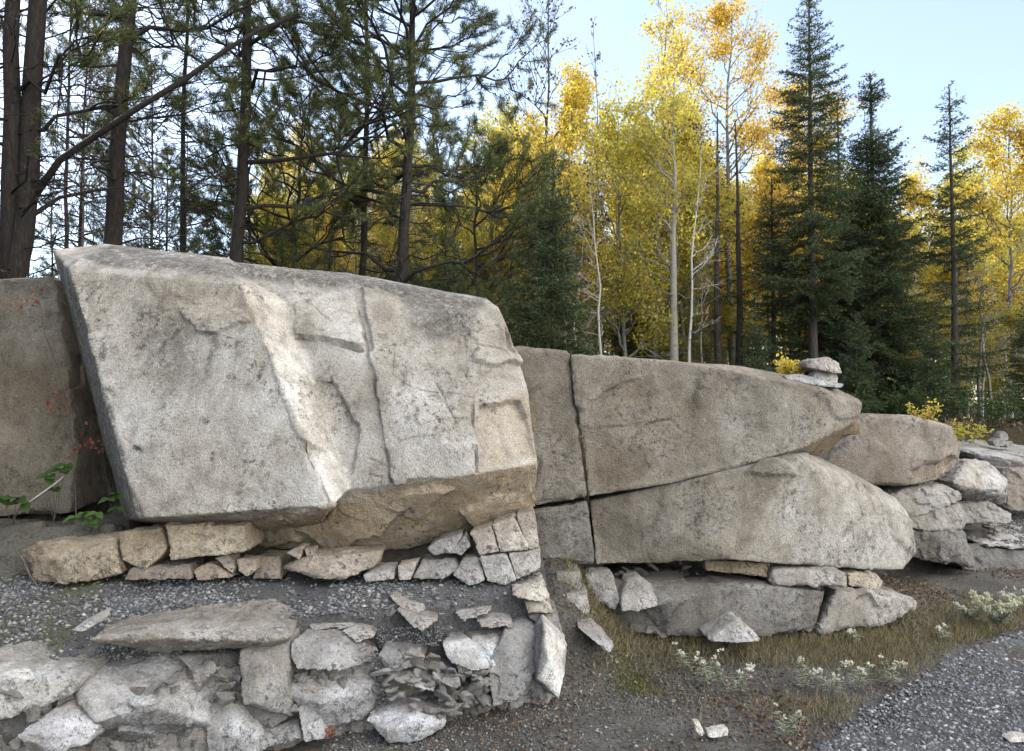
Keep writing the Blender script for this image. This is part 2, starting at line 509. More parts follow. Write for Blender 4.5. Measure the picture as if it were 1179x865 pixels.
# --- the great boulder
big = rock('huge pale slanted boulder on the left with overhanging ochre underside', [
    ([(158, 597, 4.35), (383, 581, 4.28), (277, 328, 4.72), (80, 312, 4.9), (90, 300, 5.0), (255, 308, 4.9), (60, 288, 5.75), (120, 281, 5.6), (262, 297, 5.5),
      (335, 350, 4.96), (405, 561, 4.50), (144, 600, 5.25), (190, 604, 4.8), (290, 612, 4.75), (370, 596, 4.6)], .9),
    ([(250, 300, 5.2), (330, 342, 4.93), (403, 563, 4.48), (450, 557, 4.46), (548, 546, 4.42), (619, 534, 4.66), (588, 385, 5.02), (574, 354, 5.15), (545, 366, 4.98), (400, 322, 5.1),
      (330, 326, 5.02), (560, 344, 5.3), (500, 333, 5.35), (400, 314, 5.4), (608, 450, 4.9),
      (322, 632, 4.84), (400, 636, 4.80), (470, 633, 4.80), (540, 612, 4.82), (613, 588, 4.92), (262, 598, 4.82), (285, 622, 4.86)], 1.1)],
    vox=.0075, rough=.26, chips=.35, cell=.36, tint=(1.10, 1.075, 1.035), name='boulder', cat='boulder', facet=.7,
    cracks=[([(404, 335), (418, 380), (428, 430), (440, 490), (450, 556)], 2.0, .03), ([(342, 389), (372, 391), (416, 404)], 2.5, .05), ([(487, 410), (496, 424)], 1.5, .014), ([(503, 442), (514, 466), (523, 487)], 1.5, .014),
            ([(488, 428), (512, 425)], 1.3, .01), ([(480, 488), (508, 482)], 1.3, .008), ([(535, 375), (537, 430), (543, 470), (550, 545)], 2.2, .03),
            ([(512, 354), (545, 361)], 2.5, .03), ([(548, 400), (580, 405), (586, 420)], 1.6, .014), ([(585, 378), (585, 402), (592, 408)], 2.5, .04),
            ([(353, 500), (358, 506)], 4, .03), ([(425, 528), (455, 540)], 1.5, .015), ([(424, 545), (440, 550)], 1.5, .015), ([(342, 340), (380, 372)], 1.4, .01)],
    steps=[([(338, 350), (404, 330), (418, 382), (416, 404), (372, 390), (340, 388)], .05, 1.5, (0, 1)), ([(416, 335), (540, 358), (536, 430), (548, 546), (452, 556), (430, 430)], .035, 2, (-1, 0)),
           ([(355, 432), (385, 440), (410, 490), (404, 545), (396, 545)], -.05, 2.5, (1, -.3)), ([(540, 372), (582, 378), (600, 420), (548, 420)], .035, 2, (0, 1)), ([(549, 470), (600, 462), (617, 530), (552, 545)], -.045, 2, (0, -1)),
           ([(350, 510), (372, 520), (392, 578), (376, 580), (350, 528)], -.05, 1.5, (-1, 0)), ([(84, 320), (175, 325), (230, 352), (170, 350), (120, 385), (90, 380)], -.03, 3, (0, 1)),
           ([(280, 330), (300, 345), (360, 520), (340, 500)], .02, 2, (1, 0)), ([(200, 350), (262, 340), (290, 370), (250, 385), (215, 372)], .03, 2, (0, 1)), ([(465, 420), (530, 425), (540, 480), (480, 490)], .012, 2, (0, 1)),
           ([(330, 590), (400, 575), (480, 565), (440, 610), (380, 625), (340, 605)], .08, 3, (0, 1)), ([(530, 590), (560, 575), (612, 560), (612, 580), (545, 606)], .06, 2, (0, 1)), ([(430, 570), (520, 560), (480, 600)], .05, 3, (1, 0)), ([(285, 600), (330, 592), (350, 622), (290, 628)], .05, 2, (1, .4))],
    stain_and_light=[('r', 'poly', [(84, 310), (290, 335), (300, 370), (240, 372), (130, 392), (95, 380)], 14, .32), ('r', 'poly', [(240, 600), (383, 582), (450, 560), (619, 534), (640, 600), (470, 650), (280, 640)], 5, 1.0),
           ('r', 'poly', [(160, 600), (300, 590), (300, 640), (160, 620)], 5, .5),
           ('r', 'poly', [(552, 465), (612, 455), (620, 530), (556, 542)], 8, .5), ('g', 'poly', [(55, 280), (80, 310), (166, 600), (140, 606)], 3, .8), ('r', 'poly', [(330, 330), (560, 350), (590, 470), (540, 540), (350, 420)], 20, .04),  # g strip paints shade onto the narrow left face; brown corner is staining
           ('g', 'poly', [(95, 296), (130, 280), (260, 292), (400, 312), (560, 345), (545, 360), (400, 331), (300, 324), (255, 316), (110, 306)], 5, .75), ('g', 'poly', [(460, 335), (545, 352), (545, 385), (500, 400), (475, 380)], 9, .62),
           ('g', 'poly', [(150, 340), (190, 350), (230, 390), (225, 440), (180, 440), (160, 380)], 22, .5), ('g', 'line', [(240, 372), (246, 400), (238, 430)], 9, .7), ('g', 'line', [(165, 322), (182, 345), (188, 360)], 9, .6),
           ('g', 'line', [(155, 516), (163, 520)], 5, 1.3), ('g', 'line', [(232, 480), (237, 482)], 5, 1.3), ('g', 'line', [(244, 524), (244, 529)], 4, 1.2), ('g', 'line', [(118, 415), (122, 402)], 4, .9), ('g', 'line', [(124, 448), (130, 452)], 6, .8),
           ('b', 'poly', [(277, 328), (333, 345), (405, 563), (383, 582)], 2.5, .75), ('b', 'poly', [(330, 345), (404, 338), (420, 400), (345, 390)], 6, .25),  # diagonal band painted paler, as the facet turned to the light
           ('b', 'line', [(158, 596), (383, 580)], 6, .3)])

# --- blocks right of it
rock('upright brown block wedged between the great boulder and a dark vertical crack', [
    ([(560, 403, 5.25), (655, 406, 5.2), (677, 573, 5.14), (560, 592, 5.1), (600, 398, 5.3)], 1.0)], rough=.5, tint=(.60, .56, .505), cracks=[([(612, 520), (622, 535), (612, 565)], 3, .02)],
    stain_and_light=[('b', 'poly', [(600, 440), (655, 410), (660, 450), (620, 500)], 14, .25)], name='rock_block', facet=.6)
rock('dark square block under the upright brown block, left of the vertical crack', [
    ([(575, 594, 5.12), (677, 578, 5.13), (686, 652, 5.08), (640, 646, 5.08), (600, 640, 5.08)], .9)], rough=.6, tint=(.48, .465, .445), stain_and_light=[('b', 'poly', [(642, 590), (660, 600), (675, 640), (655, 640)], 5, .5)], name='rock_block')
rock('long brownish slab with a pointed right end carrying the mushroom-shaped cairn', [
    ([(657, 408, 5.17), (741, 413, 5.2), (800, 419, 5.22), (888, 437, 5.26), (945, 447, 5.33), (988, 466, 5.5), (992, 462, 5.6), (984, 486, 5.52), (930, 514, 5.28), (845, 539, 5.2), (765, 558, 5.16), (678, 571, 5.14), (950, 440, 5.6), (850, 421, 5.5),
      (944, 528, 5.62), (985, 492, 5.7)], .9),
    ([(955, 478, 5.5), (985, 476, 5.55), (992, 488, 5.6), (988, 500, 5.62), (972, 502, 5.55)], .15)],
    vox=.009, rough=.27, chips=.4, cell=.4, tint=(.70, .655, .59), facet=.65, name='rock_slab',
    cracks=[([(658, 492), (690, 493), (740, 488), (772, 483), (782, 495)], 2.2, .012), ([(730, 418), (738, 430), (735, 438), (690, 455), (664, 475)], 2.0, .01)],
    steps=[([(660, 410), (728, 414), (736, 434), (715, 438), (664, 474)], .02, 2.5), ([(658, 494), (760, 486), (690, 570), (676, 572)], -.012, 4), ([(940, 448), (992, 466), (985, 484), (960, 480)], .02, 3)],
    stain_and_light=[('r', 'poly', [(925, 514), (985, 486), (995, 500), (945, 535)], 3, 1.0), ('g', 'line', [(806, 438), (803, 465)], 5, .8), ('r', 'poly', [(656, 440), (760, 420), (800, 480), (740, 560), (678, 572)], 30, .3), ('g', 'poly', [(840, 430), (900, 445), (880, 500), (850, 490)], 20, .25),
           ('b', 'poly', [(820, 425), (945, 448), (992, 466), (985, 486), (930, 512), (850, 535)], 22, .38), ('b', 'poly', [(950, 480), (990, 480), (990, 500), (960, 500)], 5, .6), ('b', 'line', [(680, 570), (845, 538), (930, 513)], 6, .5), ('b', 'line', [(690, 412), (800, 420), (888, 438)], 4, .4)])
rock('broad two-faced grey boulder below the diagonal crack, pale right half', [
    ([(679, 577, 5.27), (767, 563, 5.25), (845, 545, 5.2), (915, 525, 5.12), (932, 519, 5.5), (925, 532, 5.12), (852, 645, 4.92), (820, 642, 5.0), (686, 650, 5.24)], .8),
    ([(845, 560, 5.22), (915, 527, 5.12), (931, 519, 5.55), (985, 552, 5.75), (1046, 590, 5.85), (980, 563, 5.5), (1001, 577, 5.56), (1032, 573, 5.8), (1049, 606, 5.8), (1052, 640, 5.75), (1040, 656, 5.62), (1005, 657, 5.48), (850, 646, 4.92), (1020, 582, 5.64)], .7)],
    vox=.009, rough=.27, chips=.4, cell=.4, tint=(.82, .795, .75), facet=.65, name='boulder', cat='boulder',
    cracks=[([(945, 545), (958, 562)], 2, .01), ([(757, 597), (765, 590), (752, 575)], 1.5, .006)],
    steps=[([(862, 545), (880, 530), (915, 535), (918, 545), (895, 552)], .03, 2.5), ([(680, 582), (760, 568), (760, 600), (720, 648), (686, 648)], -.012, 4), ([(720, 648), (770, 612), (852, 600), (845, 640)], .015, 4), ([(1012, 575), (1050, 600), (1052, 640), (1030, 620)], .025, 3)],
    stain_and_light=[('b', 'poly', [(918, 534), (985, 565), (1010, 585), (1050, 610), (1042, 656), (858, 645)], 8, .55), ('b', 'poly', [(926, 516), (1050, 588), (1040, 605), (985, 568), (920, 532)], 3, .85), ('b', 'line', [(916, 530), (885, 590), (852, 645)], 6, .5), ('r', 'poly', [(678, 575), (800, 555), (912, 526), (885, 585), (852, 646), (684, 652)], 6, .42), ('g', 'poly', [(700, 580), (800, 560), (830, 590), (760, 630), (690, 630)], 25, .35),  # right facet and bevel painted as lit, left facet darkened as shaded
           ('b', 'line', [(716, 645), (760, 615)], 6, .5)])
rock('brown flat-topped boulder right of the cairn, in the middle distance', [
    ([(940, 545, 6.9), (985, 490, 6.9), (1000, 476, 6.95), (1050, 478, 7.0), (1095, 489, 7.1), (1107, 516, 7.35), (1104, 530, 7.3), (1080, 553, 7.0), (1045, 560, 6.9), (1010, 560, 6.85), (950, 556, 6.85)], 1.2)], rough=.45, tint=(.70, .635, .57), facet=.6, cell=.4, vox=.016, name='boulder', cat='boulder',
    steps=[([(1050, 545), (1075, 530), (1104, 530), (1090, 556), (1050, 556)], -.05, 4)],
    stain_and_light=[('b', 'line', [(995, 478), (1050, 480), (1095, 491)], 4, .7), ('b', 'poly', [(1093, 490), (1108, 518), (1100, 548), (1080, 552), (1088, 520)], 5, .5), ('r', 'poly', [(1050, 550), (1070, 535), (1100, 528), (1090, 556)], 6, .5)])
rock('wedge-shaped grey stone directly under the brown flat-topped boulder', [
    ([(1020, 574, 6.85), (1040, 562, 6.95), (1085, 556, 7.15), (1107, 568, 7.0), (1108, 577, 6.95), (1075, 585, 6.85), (1058, 595, 6.8), (1030, 602, 6.8)], .8)], tint=(.85, .82, .78))
rock('rounded grey stone in the middle of the stack at the right', [
    ([(1035, 600, 6.8), (1062, 596, 6.82), (1082, 585, 6.86), (1104, 578, 7.05), (1112, 592, 7.0), (1112, 612, 6.95), (1070, 613, 6.76), (1035, 606, 6.76)], .8)], tint=(.80, .775, .74))
rock('dark grey foundation block at the foot of the right hand stack', [
    ([(1030, 608, 6.78), (1072, 614, 6.76), (1112, 609, 7.0), (1113, 632, 6.95), (1125, 655, 6.95), (1035, 640, 6.75)], .8)], tint=(.52, .51, .5))
rock('pale rounded stone with a shadowed underside, right of the flat-topped boulder', [
    ([(1098, 556, 7.3), (1110, 530, 7.7), (1140, 533, 7.9), (1160, 552, 7.8), (1159, 562, 7.75), (1157, 581, 7.9), (1106, 577, 7.6), (1108, 561, 7.35), (1150, 567, 7.6)], .7)], tint=(1.0, .98, .97), stain_and_light=[('b', 'poly', [(1100, 550), (1112, 532), (1145, 535), (1160, 560), (1130, 565)], 5, .6), ('g', 'poly', [(1105, 566), (1158, 572), (1158, 582), (1105, 578)], 3, .7)])  # top painted paler, underside shadow painted dark
rock('pinkish square block at the right edge of the picture', [
    ([(1158, 541, 8.2), (1230, 539, 8.3), (1235, 590, 8.2), (1180, 592, 8.1), (1160, 586, 8.1), (1148, 536, 8.5)], .9)], tint=(.84, .77, .73))
rock('low grey stone under the pale rounded stone at the right', [
    ([(1105, 580, 7.5), (1140, 578, 7.55), (1166, 592, 7.6), (1164, 603, 7.5), (1110, 604, 7.4)], .6)], tint=(.8, .79, .77))
rock('long pale shelf of bedrock behind the pale rounded stone', [
    ([(1110, 520, 8.6), (1160, 528, 8.4), (1250, 540, 8.4), (1250, 520, 10.0), (1120, 508, 9.6), (1160, 545, 8.5), (1250, 560, 8.5)], .8)], tint=(.95, .95, .96), name='rock_shelf')
rock('flat gritty slab near the right edge above the dark foundation', [
    ([(1128, 625, 7.3), (1150, 606, 7.9), (1240, 606, 8.0), (1240, 635, 7.25), (1180, 633, 7.2), (1130, 629, 7.2)], .5)], tint=(1.0, .99, 1.0), stain_and_light=[('b', 'poly', [(1125, 615), (1240, 615), (1240, 640), (1128, 632)], 4, .5)], name='rock_slab')
rock('dark bedrock base under the flat gritty slab at the right edge', [
    ([(1105, 630, 7.25), (1135, 631, 7.25), (1240, 637, 7.3), (1240, 672, 7.1), (1160, 664, 7.1), (1108, 656, 7.1)], .8)], tint=(.5, .5, .5))
# --- base course under the middle blocks
rock('long low foundation slab beneath the broad two-faced boulder', [
    ([(700, 672, 5.12), (760, 690, 4.98), (800, 684, 5.0), (850, 673, 5.02), (951, 680, 5.1), (938, 729, 5.08), (868, 732, 5.0), (760, 735, 4.95), (690, 722, 4.98), (686, 700, 5.02), (715, 655, 5.4), (950, 668, 5.4)], .6)], tint=(.56, .545, .525), rough=.7, name='rock_slab',
    steps=[([(690, 704), (760, 700), (770, 735), (700, 735)], -.06, 5)], stain_and_light=[('b', 'line', [(760, 690), (850, 675), (948, 681)], 5, .4), ('g', 'poly', [(690, 700), (780, 695), (790, 735), (690, 735)], 12, .4)])
rock('tilted slab at the right end of the foundation, split off by a dark gap', [
    ([(962, 681, 5.14), (1010, 681, 5.3), (1056, 692, 5.48), (1052, 704, 5.45), (1016, 723, 5.22), (943, 729, 5.06), (970, 676, 5.4), (1030, 680, 5.6)], .5)], tint=(.84, .81, .77), stain_and_light=[('b', 'poly', [(1000, 680), (1056, 690), (1052, 700), (1030, 692)], 4, .5)], name='rock_slab')
rock('rusty thin slab propping up the boulder, left of the grey prop', [([(811, 645, 5.16), (888, 649, 5.16), (884, 665, 5.12), (866, 660, 5.12), (812, 657, 5.12)], .4)], tint=OCHRE, rough=.8, name='rock_slab')
rock('grey flat prop stone under the right half of the boulder', [([(889, 654, 5.1), (900, 651, 5.2), (975, 658, 5.2), (977, 677, 5.1), (888, 674, 5.05)], .4)], tint=(.82, .79, .75), name='rock_slab')
rock('small tan wedge under the lower right corner of the boulder', [([(976, 661, 5.32), (1008, 661, 5.4), (1017, 669, 5.45), (1015, 681, 5.4), (978, 675, 5.3)], .3)], tint=(1.05, .95, .8))
rock('pale angular chunk leaning on the left end of the foundation slab', [([(714, 690, 4.92), (722, 668, 5.0), (735, 664, 5.02), (752, 675, 4.98), (758, 698, 4.93), (734, 704, 4.87), (716, 704, 4.86)], .2)], tint=(.92, .91, .9))
rock('smooth grey chunk left of the pale angular chunk', [([(674, 664, 5.02), (684, 660, 5.06), (705, 661, 5.05), (714, 690, 4.96), (709, 703, 4.94), (690, 691, 4.98), (678, 690, 5.0)], .25)], tint=(.8, .79, .78))
rock('triangular grey stone standing in the grass before the foundation', [([(813, 738, 4.72), (846, 713, 4.82), (852, 713, 4.84), (879, 738, 4.72), (850, 741, 4.68)], .25)], tint=(.98, .98, .98), name='stone', cat='stone')
rock('upper squarish block in the recess beside the broken ledge', [([(640, 660, 4.8), (668, 658, 4.85), (671, 682, 4.82), (641, 684, 4.78)], .4)], tint=(.6, .58, .54), name='rock_block')
rock('lower squarish block in the recess above the moss patch', [([(652, 684, 4.72), (676, 680, 4.76), (679, 708, 4.72), (655, 708, 4.68)], .35)], tint=(.82, .8, .77), name='rock_block')
rock('dark hummock of rock in the recess under the black cleft', [([(618, 650, 5.0), (640, 643, 5.05), (660, 655, 5.0), (665, 676, 4.9), (620, 672, 4.9)], .4)], tint=(.48, .46, .44))
rock('half buried grey stone on the slope below the moss', [([(664, 722, 4.5), (680, 717, 4.6), (709, 745, 4.45), (702, 753, 4.38), (680, 735, 4.42)], .2)], tint=(.85, .85, .87), name='stone', cat='stone')
# --- left of the great boulder
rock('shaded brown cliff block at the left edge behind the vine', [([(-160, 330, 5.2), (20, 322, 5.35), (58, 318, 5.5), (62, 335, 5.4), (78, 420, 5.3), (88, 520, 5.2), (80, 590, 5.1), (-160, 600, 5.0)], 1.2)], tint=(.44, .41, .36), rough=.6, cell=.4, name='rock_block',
    stain_and_light=[('g', 'poly', [(0, 315), (60, 315), (60, 340), (0, 338)], 5, .7), ('r', 'poly', [(-160, 420), (90, 420), (90, 600), (-160, 600)], 30, .35)])
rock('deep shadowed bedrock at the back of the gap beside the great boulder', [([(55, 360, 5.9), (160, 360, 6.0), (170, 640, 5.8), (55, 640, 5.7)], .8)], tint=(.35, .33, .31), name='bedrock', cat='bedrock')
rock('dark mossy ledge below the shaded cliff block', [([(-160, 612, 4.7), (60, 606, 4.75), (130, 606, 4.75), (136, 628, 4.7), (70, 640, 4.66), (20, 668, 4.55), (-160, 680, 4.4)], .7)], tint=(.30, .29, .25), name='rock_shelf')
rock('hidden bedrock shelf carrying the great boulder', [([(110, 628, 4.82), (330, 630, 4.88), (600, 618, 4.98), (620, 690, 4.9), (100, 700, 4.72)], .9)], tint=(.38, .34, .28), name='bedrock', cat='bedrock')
# --- course of stones under the great boulder: base distance there
YB = lambda px: 4.40 + (px - 140) / 500 * .06
course = [
    ('long rounded brown stone at the left end of the course', [(24, 634, .1), (46, 626, .05), (136, 618, .08), (142, 662, 0), (90, 671, -.04), (40, 672, 0), (60, 645, -.05), (130, 632, -.02)], OCHRE, .3),
    ('squat ochre stone second from the left in the course', [(136, 613, .05), (186, 608, .05), (193, 634, 0), (166, 657, -.02), (141, 645, 0)], (1.0, .82, .58), .25),
    ('tan rectangular slab third from the left in the course', [(188, 604, 0), (282, 605, .02), (288, 633, 0), (278, 637, -.02), (197, 645, -.04)], (1.12, .96, .7), .3),
    ('thin brown layer below the squat ochre stone', [(148, 654, .0), (218, 649, .0), (222, 667, -.03), (142, 668, -.04)], (.72, .62, .5), .25),
    ('small brown wedge under the tan slab', [(222, 655, -.02), (242, 648, 0), (271, 665, -.04), (226, 669, -.06)], (.9, .74, .56), .2),
    ('brown splinter right of the small wedge', [(246, 643, 0), (262, 638, .02), (272, 652, 0), (268, 662, -.03)], (.95, .85, .7), .15),
    ('rounded tan cobble under the ochre belly', [(272, 644, -.02), (294, 644, 0), (296, 656, -.03), (285, 665, -.05), (274, 658, -.04)], (1.0, .85, .66), .15),
    ('broad brown stone behind the rounded cobble', [(291, 642, .08), (322, 641, .08), (324, 667, .02), (291, 668, .02)], (.78, .66, .52), .25),
    ('little upright chip under the lowest point of the belly', [(328, 637, .0), (345, 628, .05), (351, 629, .05), (344, 645, -.02)], (1.0, .88, .7), .12),
    ('tiny rounded chip right of the upright chip', [(349, 632, .02), (362, 630, .05), (362, 640, .0), (352, 641, 0)], (.95, .83, .66), .1),
    ('lens-shaped brown slab jutting out of the course', [(323, 653, 0), (357, 640, -.02), (395, 639, -.02), (440, 636, .05), (433, 653, -.04), (398, 667, -.08), (368, 668, -.08), (328, 657, -.03)], (.98, .85, .68), .3),
    ('small flat stone at the right tip of the lens-shaped slab', [(417, 663, -.06), (428, 655, 0), (455, 653, 0), (454, 667, -.05), (421, 671, -.08)], (.95, .9, .82), .18),
    ('cube-like stone right of the small flat stone', [(457, 651, -.02), (481, 646, .02), (473, 668, -.05), (459, 669, -.06)], (1.1, 1.02, .9), .15),
    ('sloping slab right of the cube-like stone', [(475, 667, -.04), (485, 646, .05), (523, 643, .06), (530, 653, .02), (510, 668, -.04)], (.8, .76, .7), .25),
    ('dark wedge high in the course under the belly', [(491, 632, .06), (506, 622, .08), (533, 614, .1), (523, 636, .04), (499, 640, .03)], (.82, .77, .7), .25),
    ('narrow leaning stone beside the dark wedge', [(519, 637, .03), (536, 615, .08), (542, 628, .04), (532, 640, .01)], (.86, .81, .73), .2),
    ('big dark chunk at the foot of the stone pillar', [(521, 663, -.06), (534, 643, 0), (553, 641, .02), (559, 669, -.05), (541, 676, -.1)], (.84, .8, .75), .25),
    ('cream upper left block of the stone pillar', [(541, 613, .05), (566, 606, .05), (575, 636, 0), (552, 640, 0)], (1.12, 1.0, .82), .3),
    ('cream upper middle block of the stone pillar', [(567, 605, .04), (592, 595, .06), (608, 628, .02), (608, 634, .02), (576, 636, -.01)], (1.14, 1.02, .85), .3),
    ('thin cracked block at the upper right of the pillar', [(594, 594, .07), (615, 588, .1), (621, 630, .06), (609, 633, .03)], (.98, .88, .74), .3),
    ('pale lower left block of the stone pillar', [(552, 642, -.02), (583, 637, -.02), (595, 669, -.05), (583, 674, -.06), (561, 670, -.06)], (1.1, 1.05, .98), .3),
    ('pale lower right block of the stone pillar', [(585, 637, -.01), (622, 632, .06), (622, 655, .03), (611, 661, 0), (595, 668, -.04)], (1.05, .98, .88), .3),
]
for lab, pts, tint, bk in course:
    tint = (tint[0] * .92, tint[1] * .95, tint[2] * 1.04)
    lrock(lab, pts, bk, base=YB, tint=tint, chips=.6, vox=.0075, group='stones wedged under the great boulder', name='stone', cat='stone', rough=1.1)
# --- the stepped ledge edge right of the bench
for lab, pts, tint in [
    ('pale top plate of the stepped ledge below the stone pillar', [(587, 683, 0), (600, 676, .12), (625, 668, .16), (633, 689, .06), (628, 694, .03), (597, 690, -.02)], (1.1, 1.06, .98)),
    ('middle plate of the stepped ledge below the stone pillar', [(603, 691, .04), (631, 694, .06), (638, 707, .04), (608, 707, .02)], (.9, .84, .76)),
    ('dark lower plate of the stepped ledge beside the bright leaning slab', [(606, 708, .06), (640, 706, .07), (649, 733, .05), (622, 722, .04)], (.58, .57, .56))]:
    lrock(lab, pts, .35, .12, tint=tint, vox=.0075, group='plates of the stepped ledge', name='rock_slab')
